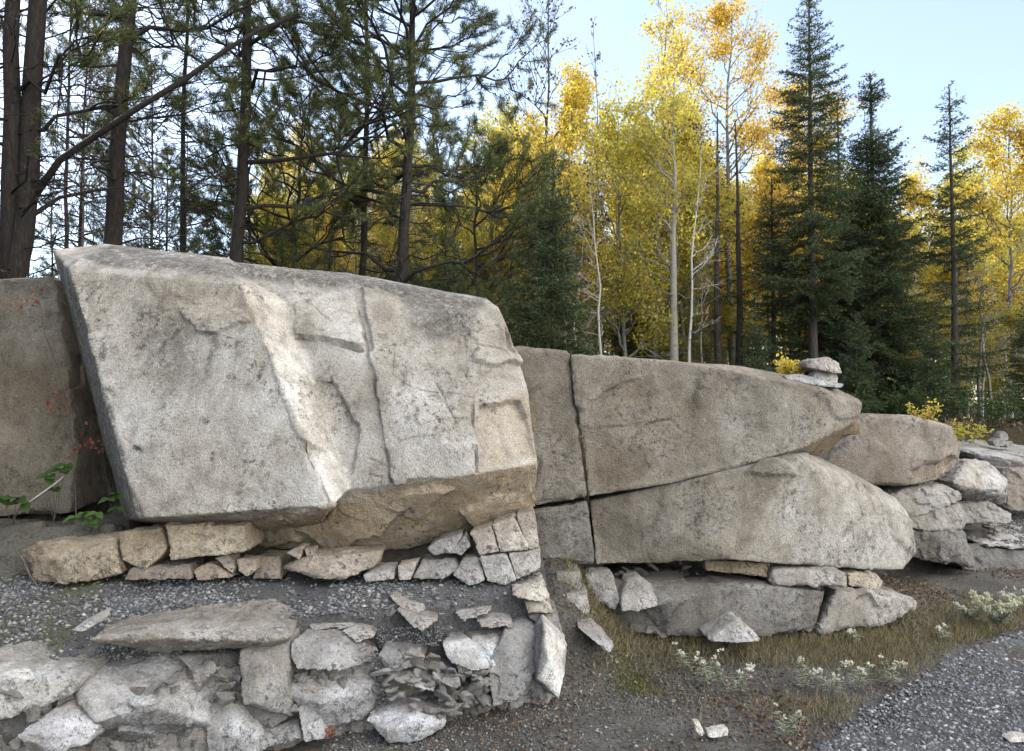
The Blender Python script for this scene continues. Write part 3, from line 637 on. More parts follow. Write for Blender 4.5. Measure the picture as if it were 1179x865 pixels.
# --- broken ledge in the foreground
ledge = [  # tone polygons: paler upper faces, darker lower fronts and feet
    ('long flat slab with a shadowed front edge across the top of the ledge', [(104, 737, .0), (127, 722, .22), (180, 715, .26), (271, 704, .3), (300, 702, .3), (334, 714, .22), (330, 733, .03), (296, 738, 0), (215, 735, -.02), (160, 728, 0), (120, 735, 0), (215, 750, .1), (290, 746, .08), (140, 742, .08), (325, 740, .08)], .15, MID, {'stain_and_light': [('b', 'poly', [(180, 715), (330, 705), (330, 732), (215, 734), (150, 728)], 5, .55)]}),
    ('upright block with a sharp vertical edge under the flat slab', [(276, 752, .04), (296, 740, .08), (333, 735, .1), (336, 757, .08), (324, 783, .03), (329, 790, -.05), (336, 823, 0), (294, 809, -.1), (281, 810, -.08), (278, 780, -.02), (296, 760, -.02)], .3, (.78, .76, .73), {}),
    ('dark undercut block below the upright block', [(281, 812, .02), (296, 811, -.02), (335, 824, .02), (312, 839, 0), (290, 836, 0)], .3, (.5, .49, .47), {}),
    ('dome-topped grey block in the middle of the ledge', [(336, 741, .05), (352, 727, .18), (403, 728, .2), (427, 761, .06), (389, 772, -.04), (344, 770, -.02), (375, 745, .03), (336, 755, .02)], .3, (.84, .83, .82), {}),
    ('pale two-faced block under the dome-topped block', [(329, 787, .04), (347, 771, .1), (428, 767, .14), (433, 786, .03), (432, 797, .02), (423, 825, 0), (372, 840, -.04), (368, 809, -.08), (333, 800, .0), (420, 797, -.03)], .35, (.92, .92, .94), {'stain_and_light': [('b', 'poly', [(340, 772), (428, 768), (430, 794), (370, 806)], 6, .5), ('g', 'poly', [(370, 815), (425, 802), (420, 826), (374, 838)], 6, .2)]}),
    ('narrow pale pillar before the two-faced block', [(343, 815, -.04), (365, 806, -.02), (374, 849, -.1), (350, 855, -.12)], .25, (.95, .95, .97), {}),
    ('small broken block left of the narrow pillar', [(311, 841, -.02), (342, 829, 0), (346, 851, -.1), (322, 858, -.08)], .25, (.7, .7, .7), {}),
    ('grey chip at the foot of the undercut block', [(293, 842, 0), (310, 838, 0), (322, 858, -.08), (296, 866, -.1)], .2, (.72, .72, .73), {}),
    ('pale weathered outcrop at the lower left corner', [(-60, 775, .12), (0, 771, .14), (28, 763, .2), (60, 762, .24), (90, 768, .14), (96, 778, .02), (80, 800, 0), (18, 824, -.02), (-60, 838, -.05), (20, 783, .0)], .4, (1.0, .985, .95), {'stain_and_light': [('b', 'poly', [(-60, 770), (28, 760), (90, 766), (85, 780), (0, 785)], 5, .6)]}),
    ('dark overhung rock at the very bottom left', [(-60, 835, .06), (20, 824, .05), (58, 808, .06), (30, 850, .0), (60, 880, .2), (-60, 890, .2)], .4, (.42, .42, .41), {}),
    ('pale pointed wedge jutting out at the bottom left', [(20, 847, -.12), (60, 818, .0), (92, 803, .05), (112, 836, -.06), (100, 857, -.1), (66, 868, -.12), (40, 862, -.1), (60, 845, -.12)], .35, (1.05, 1.05, 1.09), {'stain_and_light': [('b', 'poly', [(25, 845), (88, 805), (110, 835), (60, 850)], 6, .4)]}),
    ('big bluish white block in the left foreground with a dark broken foot', [(84, 778, .1), (116, 762, .2), (160, 757, .25), (208, 752, .25), (216, 771, .2), (238, 800, .05), (242, 834, .0), (176, 812, -.08), (112, 832, -.08), (95, 805, -.02), (240, 880, .26), (95, 880, .24)], .4, (1.02, 1.03, 1.06), {'stain_and_light': [('b', 'poly', [(86, 775), (160, 757), (210, 752), (240, 800), (238, 830), (176, 810), (110, 828)], 5, .5), ('g', 'poly', [(100, 834), (176, 815), (240, 834), (240, 880), (95, 880)], 4, .5)],
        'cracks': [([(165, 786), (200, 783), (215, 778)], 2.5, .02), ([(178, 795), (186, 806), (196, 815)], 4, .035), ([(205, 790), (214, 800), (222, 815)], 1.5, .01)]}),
    ('white slanting block with a notch beside the dark gravel pocket', [(232, 795, .08), (245, 786, .15), (272, 786, .14), (282, 815, .0), (296, 850, -.1), (292, 880, -.1), (240, 880, -.06), (240, 835, .0)], .35, (1.06, 1.06, 1.07), {'stain_and_light': [('b', 'poly', [(245, 800), (272, 788), (294, 850), (270, 850)], 5, .5), ('g', 'poly', [(238, 800), (262, 800), (262, 812), (240, 815)], 2, .6), ('g', 'poly', [(240, 842), (275, 845), (290, 880), (240, 880)], 4, .4)]}),
    ('thin slab behind the pebbles above the bluish white block', [(205, 756, .12), (228, 752, .22), (275, 752, .2), (274, 785, .12), (245, 784, .1), (218, 770, .1)], .2, (.72, .72, .72), {}),
    ('squared grey slab at the top of the rubble slope', [(436, 753, .0), (452, 746, .14), (483, 747, .14), (487, 765, .02), (458, 773, -.04), (445, 772, 0)], .25, (.76, .77, .78), {'rough': .7, }),
    ('tilted flat slab across the rubble slope', [(440, 776, -.02), (452, 770, .06), (472, 772, .02), (502, 787, -.04), (498, 797, -.1), (474, 791, -.1)], .2, (1.0, 1.0, 1.02), {'rough': .7, }),
    ('pale bottom boulder of the rubble slope with a dark underside', [(424, 830, -.12), (440, 822, -.05), (458, 808, 0), (497, 814, -.02), (511, 831, -.14), (509, 838, -.14), (481, 853, -.2), (449, 856, -.2), (446, 838, -.2), (482, 836, -.22)], .3, (1.08, 1.09, 1.13), {'stain_and_light': [('b', 'poly', [(424, 828), (460, 808), (500, 814), (508, 830), (450, 842)], 5, .6)]}),
    ('white cracked cap rock at the right of the rubble', [(510, 742, .06), (538, 737, .16), (583, 727, .2), (600, 748, .08), (597, 762, .02), (563, 766, -.04), (545, 773, -.06), (518, 762, .0)], .3, (1.12, 1.12, 1.12), {'rough': .7, 'cracks': [([(535, 728), (550, 740), (565, 755), (562, 768)], 2.0, .03)], 'stain_and_light': [('b', 'poly', [(510, 740), (583, 728), (600, 755), (545, 770)], 5, .5)]}),
    ('rounded grey rock beside the bright leaning slab', [(582, 727, .1), (600, 714, .22), (613, 716, .2), (618, 730, .1), (616, 771, .03), (598, 802, -.02), (569, 812, -.05), (562, 770, -.04), (590, 750, -.02)], .35, (.85, .85, .85), {'stain_and_light': [('b', 'poly', [(580, 725), (612, 714), (616, 740), (570, 775)], 8, .5)]}),
    ('bright white leaning slab with a dark left face', [(613, 724, .2), (626, 719, -.06), (643, 731, .02), (652, 744, .06), (650, 771, .04), (643, 803, -.04), (612, 785, .2), (632, 757, -.12), (620, 780, -.1)], .14, (1.35, 1.32, 1.28), {'stain_and_light': [('b', 'poly', [(626, 721), (643, 731), (652, 745), (650, 772), (643, 803), (621, 780), (632, 757)], 2, 1.0), ('g', 'poly', [(608, 715), (625, 719), (631, 757), (619, 782), (640, 806), (605, 800)], 2, .55)], 'rough': .6}),  # shade of the left face painted dark, lit right face painted paler
    ('brownish upper plate on the gravel bench', [(447, 686, .3), (460, 684, .36), (484, 689, .36), (490, 704, .2), (470, 709, .16)], .1, (.85, .79, .72), {}),
    ('dark lower plate on the gravel bench', [(455, 700, .2), (466, 706, .15), (500, 709, .2), (504, 714, .12), (486, 727, .04), (475, 722, .06)], .1, (.8, .77, .72), {}),
    ('flat chip of stone at the right part of the bench', [(524, 706, .2), (540, 696, .32), (566, 694, .3), (564, 706, .16), (534, 716, .1)], .1, (.92, .88, .82), {}),
    ('lone pale stone lying on the gravel at the left', [(78, 729, .2), (92, 718, .26), (103, 711, .3), (104, 716, .24), (94, 729, .16)], .08, (1.0, 1.0, .98), {}),
    ('flat stone set in the bench above the dome-topped block', [(352, 716, .25), (385, 705, .36), (412, 708, .32), (408, 722, .2), (360, 728, .16)], .12, (.82, .8, .77), {}),
    ('square chip right of the dome-topped block', [(394, 727, .16), (414, 718, .24), (428, 724, .2), (430, 735, .12), (410, 740, .1)], .12, (.95, .92, .87), {}),
    ('small block above the upright block on the flat slab', [(297, 713, .2), (316, 708, .28), (335, 716, .2), (332, 731, .02), (303, 735, .0)], .12, (.8, .78, .75), {'name': 'stone'}),
    ('pinkish stone in the bench above the cap rock', [(548, 712, .2), (562, 706, .26), (586, 708, .22), (590, 722, .1), (556, 724, .08)], .12, (.98, .92, .86), {}),
]
tops = [(-70, 800), (20, 795), (90, 785), (150, 778), (205, 775), (250, 768), (300, 760), (345, 752), (400, 756), (440, 768), (490, 772), (530, 762), (570, 752), (610, 742), (640, 758)]
hs = []
for (xa, ya), (xb, yb) in zip(tops[:-1], tops[1:]):
    q = (xa * 7 + 13) % 5 * .018
    hs.append(([(xa - 3, ya, YL(xa) + .06 + q), (xb + 3, yb, YL(xb) + .06 + q), (xa - 3, ya - 14, YL(xa) + .4), (xb + 3, yb - 14, YL(xb) + .4), ((xa + xb) / 2, ya + 35, YL(xa) + .0 + q), (xa - 3, 900, YL(xa) + .0 + q), (xb + 3, 900, YL(xb) + .0 + q)], .2))
rock('cracked bedrock face showing between the blocks of the front ledge', hs, vox=.011, rough=1.0, cell=.2, chips=.4, tint=(.84, .84, .85), name='bedrock', cat='bedrock', facet=1.5, cracks=[([(x, y), (x + 14, y + 40), (x + 6, y + 90)], 2.5, .03) for x, y in [(60, 800), (150, 775), (215, 770), (262, 760), (310, 760), (380, 750), (430, 760), (520, 760), (575, 745)]] + [([(-40, 830), (120, 812), (240, 822), (330, 805), (440, 812), (600, 770)], 3, .035), ([(200, 790), (330, 775), (430, 785)], 2.5, .03)])
for lab, pts, bk, tint, kw in ledge:
    kw = dict(kw)
    kw.setdefault('rough', .5 if bk <= .12 else .85)
    kw.setdefault('chips', .1 if bk <= .12 else .35)
    tint = (tint[0] * .94, tint[1] * .965, tint[2] * 1.01)
    lrock(lab, pts, max(bk, .2), tint=tint, vox=.0075, grow=1.05, group='broken blocks of the front ledge', **kw)
# --- rubble: shattered stones of the slope, six shapes copied
stone_me = []
for k in range(7):
    rg = random.Random(900 + k)
    bm = bmesh.new()
    hull_bm(bm, [np.array((rg.uniform(-1, 1), rg.uniform(-.7, .7), rg.uniform(-.5, .5))) for _ in range(11)])
    me = remeshed(bm, .07)
    co, no = coords(me), normals(me)
    co += no * (facets(co, 70 + k, .5, .09) + fbm(co * 3, 40 + k, 3) * .06)[:, None]
    me.vertices.foreach_set('co', co.astype(np.float32).ravel())
    attr_col(me, 'stain_and_light', np.tile((0, 0, 0, 1.0), (len(co), 1)))
    smooth(me); me.set_sharp_from_angle(angle=R(35)); me.materials.append(M['rock'])
    me.name = 'stone'
    stone_me.append(me)

def stones(n, poly, dist, smin, smax, seed, label, group, tints, flat=(.6, 1), name='stone', squash=1.0):
    rg = random.Random(seed)
    xs, ys = [q[0] for q in poly], [q[1] for q in poly]
    done = 0
    while done < n:
        x, y = rg.uniform(min(xs), max(xs)), rg.uniform(min(ys), max(ys))
        if in_poly(np.array([[x, y]]), poly)[0] < 0:
            continue
        done += 1
        Y = dist(x, y)
        s = rg.uniform(smin, smax) * rg.uniform(.7, 1.2)
        o = link(name, stone_me[rg.randrange(7)], loc=P(x, y, Y))
        o.rotation_euler = (rg.uniform(-.5, .5), rg.uniform(-.6, .6), rg.uniform(0, 6.28))
        o.scale = (s * rg.uniform(.8, 1.4), s, s * rg.uniform(*flat) * squash)
        g = rg.uniform(*tints)
        o.color = (g, g, g * rg.uniform(.98, 1.05), 1)
        tag(o, label, 'stone', group)

stones(62, [(430, 772), (505, 735), (520, 770), (565, 775), (565, 805), (505, 830), (470, 812), (440, 812)], lambda x, y: YL(x) - .02 - (y - 740) / 90 * .09, .028, .06, 5,
       'small sharp broken stone in the rubble slope', 'shattered stones of the rubble slope', (.85, 1.45), (.6, 1.0))
stones(26, [(495, 765), (562, 768), (566, 812), (520, 826)], lambda x, y: YL(x) + .0, .03, .055, 8,
       'upright splinter of shattered rock below the white cap rock', 'upright splinters below the cap rock', (.85, 1.3), (1.3, 2.0))
stones(16, [(395, 735), (435, 745), (440, 800), (425, 800), (425, 760)], lambda x, y: YL(x) + .02, .012, .03, 6,
       'small chip wedged in the crack beside the dome-topped block', 'chips wedged in the ledge cracks', (1.0, 1.5))
stones(22, [(690, 657), (812, 648), (812, 662), (760, 672), (712, 664)], lambda x, y: 5.22, .02, .055, 7,
       'little dark brown stone packed in the slot under the boulder', 'stones packed in the slot under the boulder', (.45, .8), (.4, .8))
stones(50, [(-20, 790), (130, 765), (330, 745), (440, 760), (620, 740), (640, 800), (440, 850), (-20, 862)], lambda x, y: YL(x) - .005 + (800 - y) * .0012, .02, .065, 15,
       'angular grey lump of rock wedged in the front ledge', 'angular lumps wedged in the front ledge', (.75, 1.3), (.6, 1.1))
stones(34, [(110, 690), (560, 672), (580, 700), (430, 715), (290, 700), (120, 722)], lambda x, y: (1.6 - .565) * F / (y - 470), .012, .035, 12,
       'small loose stone lying on the gravel bench', 'loose stones on the gravel bench', (.8, 1.25), (.5, .8))
# --- the two cairns and loose white stones
rock('flat cap stone like a mushroom on top of the cairn', [([(927, 417, 5.55), (935, 413, 5.5), (953, 411, 5.55), (966, 418, 5.5), (969, 430, 5.5), (962, 430, 5.46), (945, 426, 5.45), (930, 423, 5.5)], .2)], tint=(1.0, .93, .86), vox=.006, rough=1.2, name='cairn_stone', cat='stone')
rock('upright pale block carrying the cap stone of the cairn', [([(938, 427, 5.52), (964, 430, 5.5), (965, 442, 5.48), (936, 438, 5.48)], .14)], tint=(1.1, 1.06, 1.0), vox=.006, name='cairn_stone', cat='stone')
rock('thin grey flake at the foot of the cairn on the slab', [([(902, 433, 5.4), (920, 431, 5.5), (945, 438, 5.45), (972, 443, 5.44), (968, 447, 5.4), (935, 443, 5.36), (908, 438, 5.36)], .2)], tint=(.95, .96, 1.0), vox=.006, name='cairn_stone', cat='stone')
for lab, q in [('topmost round stone of the small far cairn', [(1150, 503), (1155, 496), (1161, 500), (1162, 507), (1153, 508)]),
               ('left lower stone of the small far cairn', [(1143, 508), (1150, 504), (1160, 507), (1158, 514), (1146, 514)]),
               ('right lower stone of the small far cairn', [(1157, 509), (1166, 508), (1169, 514), (1160, 516)])]:
    rock(lab, [([(x, y, 9.0) for x, y in q], .14)], tint=(.95, .95, .95), vox=.008, name='cairn_stone', cat='stone')
G0 = lambda py: 1.6 * F / (py - 470)
for lab, q in [('white quartz stone in the dry verge, left one of the pair', [(799, 833), (806, 832), (812, 845), (808, 849), (801, 842)]),
               ('white quartz stone in the dry verge, right one of the pair', [(814, 843), (828, 840), (839, 839), (838, 848), (822, 851), (815, 849)]),
               ('white stone on the road at the lower right corner', [(1160, 852), (1171, 848), (1186, 848), (1188, 855), (1166, 856)])]:
    rock(lab, [([(x, y, G0(852) + (852 - y) * .003) for x, y in q], .06)], tint=(1.75, 1.75, 1.72), vox=.005, name='stone', cat='stone')
# ------------------------------------------------------------------ ground, road, bench
rng = np.random.default_rng(11)
def y_t(x):
    return 6.25 + np.clip(x - 2.0, 0, 4) * .8
def height(x, y):
    p = np.stack((x, y, x * 0), 1)
    h = .03 * fbm(p * .9, 3, 4) + .012 * fbm(p * 6, 4, 3)
    near = 1 - sstep(8, 30, y)
    h = h * (.5 + .5 * near)
    rise = sstep(-.35, .75, y - y_t(x) + .25 * vnoise(p * .8, 8))
    h = h + rise * (1.32 + .16 * fbm(p * .35, 9, 3)) + .012 * np.clip(y - 12, 0, 60) * rise
    h = h + .6 * np.exp(-((x - .25) / .34) ** 2) * sstep(4.2, 4.95, y) * (1 - rise)
    h = h + rise * .5 * sstep(-2, -14, x) + .09 * sstep(4.45, 5.05, y) * sstep(.1, .7, x) * (1 - rise)
    return h
def axis(a, b, dense0, dense1, step, grow=1.12):
    mid = np.arange(dense0, dense1, step)
    l, s, v = [], step, dense0
    while v > a:
        s *= grow; v -= s; l.append(v)
    r, s, v = [], step, dense1
    while v < b:
        r.append(v); s *= grow; v += s
    return np.array(l[::-1] + list(mid) + r + [v])
def grid_mesh(name, X, Y, Z):
    n, m = X.shape
    idx = np.arange(n * m).reshape(n, m)
    f = np.stack((idx[:-1, :-1], idx[:-1, 1:], idx[1:, 1:], idx[1:, :-1]), -1).reshape(-1, 4)
    me = mesh_n(name, np.stack((X, Y, Z), -1).reshape(-1, 3), f)
    smooth(me)
    return me
ax, ay = axis(-140, 140, -4, 6.5, .05), axis(-30, 260, 3.0, 9.5, .05)
X, Y = np.meshgrid(ax, ay)
Z = height(X.ravel(), Y.ravel()).reshape(X.shape)
gme = grid_mesh('ground', X, Y, Z)
g = link('ground', gme, M['soil']); g['kind'] = 'structure'
gme.materials.append(M['floor'])
cy = (Y[:-1, :-1] > y_t(X[:-1, :-1]) + .1).ravel().astype(np.int32)
gme.polygons.foreach_set('material_index', cy)

RY = np.array([-30, 0, 2, 3, 3.56, 4.26, 4.93, 5.34, 5.8, 6.3, 7.0])
RX = np.array([-14, -1.0, .25, .95, 1.38, 1.99, 2.87, 3.59, 4.7, 6.6, 11.0])
def road_edge(y):
    return np.interp(y, RY, RX)
ry = np.concatenate((np.arange(-30, 2.4, .6), np.arange(2.4, 7.0, .04)))
ru = np.concatenate((np.arange(0, 3.0, .05), 3.0 * 1.13 ** np.arange(0, 26)))
RXX = road_edge(ry)[:, None] + ru[None, :] + (.07 * vnoise(np.stack((ry * 5, ry * 0, ry * 0), 1), 31) + .04 * vnoise(np.stack((ry * 16, ry * 0, ry * 0), 1), 32))[:, None] * np.exp(-ru * 3)[None, :]
RYY = np.repeat(ry[:, None], len(ru), 1)
def road_z(x, y):
    u = x - road_edge(y)
    return height(x, y) * (1 - sstep(0, 1.0, u)) + .006 + .012 * sstep(.0, .5, u)
RZZ = height(RXX.ravel(), RYY.ravel()).reshape(RXX.shape) * (1 - sstep(0, 1.0, ru))[None, :] + .006 + .012 * sstep(.0, .5, ru)[None, :]
road = link('road', grid_mesh('road', RXX, RYY, RZZ), M['road']); road['kind'] = 'structure'

def bench_front(x):
    y = np.full_like(x, 3.5)
    for _ in range(12):
        y = np.maximum(3.1 + (CX + F * x / y) / 650 * 1.1, 2.95)
    return y
def bench_z(x, y):
    yf = bench_front(x)
    px = CX + F * x / yf
    p = np.stack((x, y, x * 0), 1)
    dip = sstep(370, 420, px) * (1 - sstep(560, 600, px))
    pocket = sstep(195, 215, px) * (1 - sstep(262, 285, px))
    return .50 + .085 * (y - 3.4) - .3 * sstep(565, 612, CX + F * x / y) * (1 - sstep(4.3, 4.45, y)) + .02 * fbm(p * 3, 5, 4) + .008 * fbm(p * 14, 6, 3) - .15 * dip * (1 - sstep(.0, .42, y - yf)) - .1 * pocket * (1 - sstep(.05, .25, y - yf))
bx = np.concatenate((np.arange(-14, -4.6, .25), np.arange(-4.6, .22, .025)))
bv = np.linspace(0, 1, 60)
BX = np.repeat(bx[:, None], len(bv) + 2, 1)
yf = bench_front(bx) + .26
BY = np.concatenate((yf[:, None] * np.ones((1, 2)), yf[:, None] + (np.where(bx < -2.6, 7.2, 5.3) - yf)[:, None] * bv[None, :]), 1)
BZ = bench_z(BX.ravel(), BY.ravel()).reshape(BX.shape)
BZ[:, 0] = -.25
BZ[:, 1] -= .01
b = link('bench_ground', grid_mesh('bench_ground', BX, BY, BZ), M['bench']); b['kind'] = 'structure'

OCT = np.array([(1, 0, 0), (-1, 0, 0), (0, 1, 0), (0, -1, 0), (0, 0, 1), (0, 0, -1)], float)
OF = np.array([(0, 2, 4), (2, 1, 4), (1, 3, 4), (3, 0, 4), (2, 0, 5), (1, 2, 5), (3, 1, 5), (0, 3, 5)])
def gravel(name, pts, smin, smax, mat, flat=.6):
    n = len(pts)
    s = smin + (smax - smin) * rng.random(n) ** 3.2
    v = OCT[None] * (rng.random((n, 6, 1)) * .6 + .6) + (rng.random((n, 6, 3)) - .5) * .55
    v[:, :, 2] *= flat
    a = rng.random(n) * 6.28
    t = (rng.random(n) - .5) * 1.1
    ca, sa, ct, st = np.cos(a)[:, None], np.sin(a)[:, None], np.cos(t)[:, None], np.sin(t)[:, None]
    x, y, z = v[..., 0], v[..., 1], v[..., 2]
    y, z = y * ct - z * st, y * st + z * ct
    v = np.stack((x * ca - y * sa, x * sa + y * ca, z), -1) * s[:, None, None] + pts[:, None, :] + np.array((0, 0, 1)) * (s * flat * .25)[:, None, None]
    f = (OF[None] + np.arange(n)[:, None, None] * 6).reshape(-1, 3)
    o = link(name, mesh_n(name, v.reshape(-1, 3), f), mat)
    o['kind'] = 'stuff'
    return o
def scatter(n, x0, x1, y0, y1, keep):
    x, y = rng.uniform(x0, x1, n), rng.uniform(y0, y1, n)
    k = keep(x, y)
    return x[k], y[k]
x, y = scatter(230000, -.2, 7.5, 2.2, 6.8, lambda x, y: (x > road_edge(y) + .06 * vnoise(np.stack((y * 9, x * 9, y * 0), 1), 40)) & (x < 1.0 * y + 1.2))
gravel('road_gravel', np.stack((x, y, np.maximum(road_z(x, y), .004) - .002), 1), .004, .018, M['gravel'])
x, y = scatter(120000, -.9, 4.5, 3.3, 6.4, lambda x, y: (x < road_edge(y) + .1) & (x < .75 * y) & (rng.random(len(x)) < np.clip(.55 + .6 * vnoise(np.stack((x * 1.6, y * 1.6, x * 0), 1), 41), .25, 1) * (1 - .75 * sstep(4.6, 4.95, y))))
gravel('verge_gravel', np.stack((x, y, height(x, y) + .001), 1), .0035, .013, M['verge_gravel'])
x, y = scatter(75000, -5.2, .15, 3.1, 5.0, lambda x, y: (y > bench_front(x) + .24) & (x > -1.1 * y) & (rng.random(len(x)) < np.clip(.42 + .9 * vnoise(np.stack((x * 2.5, y * 2.5, x * 0), 1), 42), .12, 1)))
gravel('bench_gravel', np.stack((x, y, bench_z(x, y) + .001), 1), .004, .02, M['scree'])
x, y = scatter(4500, 4.4, 6.4, 7.3, 8.4, lambda x, y: x > .62 * y)
gravel('slab_gravel', np.stack((x, y, ZW(622, 7.5) + (y - 7.3) * .12), 1), .006, .02, M['scree'])

def pocket(n, poly, off):
    q = np.stack((rng.uniform(min(a for a, b in poly), max(a for a, b in poly), n), rng.uniform(min(b for a, b in poly), max(b for a, b in poly), n)), 1)
    q = q[in_poly(q, poly) > 0]
    return np.array([P(a, b, YL(a) + off(b)) for a, b in q])
pk = np.concatenate((pocket(900, [(198, 742), (285, 750), (276, 786), (250, 787), (225, 770)], lambda b: .22 - (b - 745) / 40 * .12), pocket(800, [(120, 742), (205, 748), (200, 758), (130, 762), (95, 775)], lambda b: .2),
                     pocket(900, [(428, 722), (520, 722), (520, 738), (440, 752)], lambda b: .2), pocket(500, [(425, 750), (440, 760), (450, 815), (430, 815)], lambda b: .03)))
gravel('pocket_gravel', pk, .005, .014, M['scree'])
# ------------------------------------------------------------------ trees
def unit(v):
    return v / np.maximum(np.linalg.norm(v, axis=-1, keepdims=True), 1e-9)

def tubes(name, polys, mat, sides=5):
    "polys: list of (points (k,3), radii (k))"
    V, Fc, off = [], [], 0
    for pts, rad in polys:
        pts, rad = np.asarray(pts, float), np.asarray(rad, float)
        k = len(pts)
        n = 9 if rad[0] > .05 else (sides if rad[0] > .012 else 3)
        t = unit(np.gradient(pts, axis=0))
        ref = np.where(np.abs(t[:, 2:3]) > .9, np.array([[1.0, 0, 0]]), np.array([[0, 0, 1.0]]))
        u = unit(np.cross(t, ref)); w = np.cross(t, u)
        a = np.arange(n) / n * 2 * np.pi
        ring = pts[:, None] + (u[:, None] * np.cos(a)[None, :, None] + w[:, None] * np.sin(a)[None, :, None]) * rad[:, None, None]
        V.append(ring.reshape(-1, 3))
        i = np.arange((k - 1) * n).reshape(k - 1, n)
        j = np.roll(i, -1, 1)
        Fc.append(np.stack((i, j, j + n, i + n), -1).reshape(-1, 4) + off)
        off += k * n
    me = mesh_n(name, np.concatenate(V), np.concatenate(Fc))
    smooth(me)
    me.materials.append(mat)
    return me

def blades(name, base, d, L, W, mat, rg, cup=0.0):
    d = unit(d)
    side = unit(np.cross(d, rg.normal(size=d.shape))) * (W / 2)[:, None]
    nrm = np.cross(d, side) * cup
    m = base + d * (L * .5)[:, None]
    v = np.stack((base, m + side + nrm, base + d * L[:, None], m - side + nrm), 1).reshape(-1, 3)
    me = mesh_n(name, v, np.arange(len(v)).reshape(-1, 4))
    me.materials.append(mat)
    return me

def along(a, b, r0, r1, k, wob, rg, sag=0.0):
    t = np.linspace(0, 1, k)[:, None]
    p = a + (b - a) * t + rg.normal(size=(k, 3)) * wob * np.sin(np.pi * np.clip(t, 0, 1)) 
    p[:, 2] += sag * (t[:, 0] ** 2)
    return p, r0 + (r1 - r0) * t[:, 0]

def trunk_line(h, r, rg, lean=(0, 0), wob=.03, k=12, top=.12):
    t = np.linspace(0, 1, k)
    w = np.cumsum(rg.normal(size=(k, 2)) * wob, 0) * np.minimum(t * 3, 1)[:, None]
    p = np.stack((w[:, 0] + lean[0] * t, w[:, 1] + lean[1] * t, h * t), 1)
    p[0, 2] -= .4
    rad = r * (1 - (1 - top) * t ** .9) * (1 + .35 * np.exp(-t * 14))
    return p, rad
def on_line(p, z):
    return np.array((np.interp(z, p[:, 2], p[:, 0]), np.interp(z, p[:, 2], p[:, 1]), z))

def spruce(h, R0, seed, start=.03, dens=1.0, gap=.17, droop=.25, r=None, shape=.85, spike=0.0, tw=1.0, bl=.055):
    rg = np.random.default_rng(seed)
    r = r or h * .011 + .015
    tl, tr = trunk_line(h, r, rg, wob=.008)
    polys = [(tl, tr)]
    B, D = [], []
    z = h * start
    while z < h - .04:
        t = (z - h * start) / (h - h * start)
        env = (1 - t) ** shape * R0 + .035
        if spike and spike - .07 < t < spike + .02:
            env *= .25
        if t < .12:
            env *= .55 + .45 * t / .12
        nb = max(3, int(rg.integers(4, 7) * dens + .5))
        a0 = rg.random() * 6.28
        for k in range(nb):
            if rg.random() > .55 + .45 * dens:
                continue
            a = a0 + 6.283 * k / nb + rg.normal() * .25
            L = env * rg.uniform(.55, 1.15)
            s = (-droop * (1 - t) + .45 * t) + rg.normal() * .08
            d = np.array((math.cos(a), math.sin(a), s)); d /= np.linalg.norm(d)
            a_ = on_line(tl, z + rg.normal() * .03)
            pts, rad = along(a_, a_ + d * L, .004 + L * .009, .002, 5, L * .02, rg, L * .16)
            if L > .12:
                polys.append((pts, rad))
            nseg = max(2, int(L / .05))
            s_ = np.linspace(.12 if L > .3 else 0, 1, nseg)
            ctr = np.stack([np.interp(s_, np.linspace(0, 1, 5), pts[:, i]) for i in range(3)], 1)
            n1 = np.full((nseg, 3), d)
            B.append(np.repeat(ctr, 5, 0)); D.append(np.repeat(n1, 5, 0))
            side = np.array((-d[1], d[0], 0)); side /= np.linalg.norm(side)
            for q in range(nseg):
                if L < .14:
                    continue
                for sg in (-1, 1):
                    if rg.random() > .88 * min(1, dens + .2):
                        continue
                    l2 = (L * (1 - s_[q]) * .55 + .05) * rg.uniform(.5, 1.1) * tw
                    d2 = d * .75 + side * sg * .8 + np.array((0, 0, -.18 * (1 - t) + rg.normal() * .12))
                    d2 /= np.linalg.norm(d2)
                    m = max(2, int(l2 / .028))
                    c2 = ctr[q] + d2 * np.linspace(0.02, l2, m)[:, None]
                    c2[:, 2] -= np.linspace(0, 1, m) ** 2 * l2 * .18
                    B.append(np.repeat(c2, 3, 0)); D.append(np.repeat(np.full((m, 3), d2), 3, 0))
        z += gap * rg.uniform(.6, 1.2) * (1 - .45 * t)
    B, D = np.concatenate(B), np.concatenate(D)
    n = len(B)
    D = unit(D * .9 + rg.normal(size=(n, 3)) * .5)
    L = bl * rg.uniform(.6, 1.25, n)
    crown = blades('crown', B, D, L, L * .24, M['needle_spruce'], rg)
    return tubes('trunk', polys, M['bark_spruce']), crown

def limb_tree(polys, tips, a, d, L, r, depth, rg, up=.25, nsub=(3, 6), spread=.8, k=6, wob=.05):
    "recursive limb; ends recorded in tips as (point, direction, length)"
    b = a + d * L
    pts, rad = along(a, b, r, max(.0022, r * .3), k, L * wob, rg, L * up * .5)
    polys.append((pts, rad))
    if depth == 0:
        tips.append(pts)
        return
    for _ in range(rg.integers(*nsub)):
        s = rg.uniform(.28, .98)
        p = np.array([np.interp(s, np.linspace(0, 1, k), pts[:, i]) for i in range(3)])
        dd = d + rg.normal(size=3) * spread * .55
        dd[2] += up * .5
        dd /= np.linalg.norm(dd)
        limb_tree(polys, tips, p, dd, L * rg.uniform(.38, .65), max(.003, r * .5), depth - 1, rg, up, nsub, spread, 5, wob)

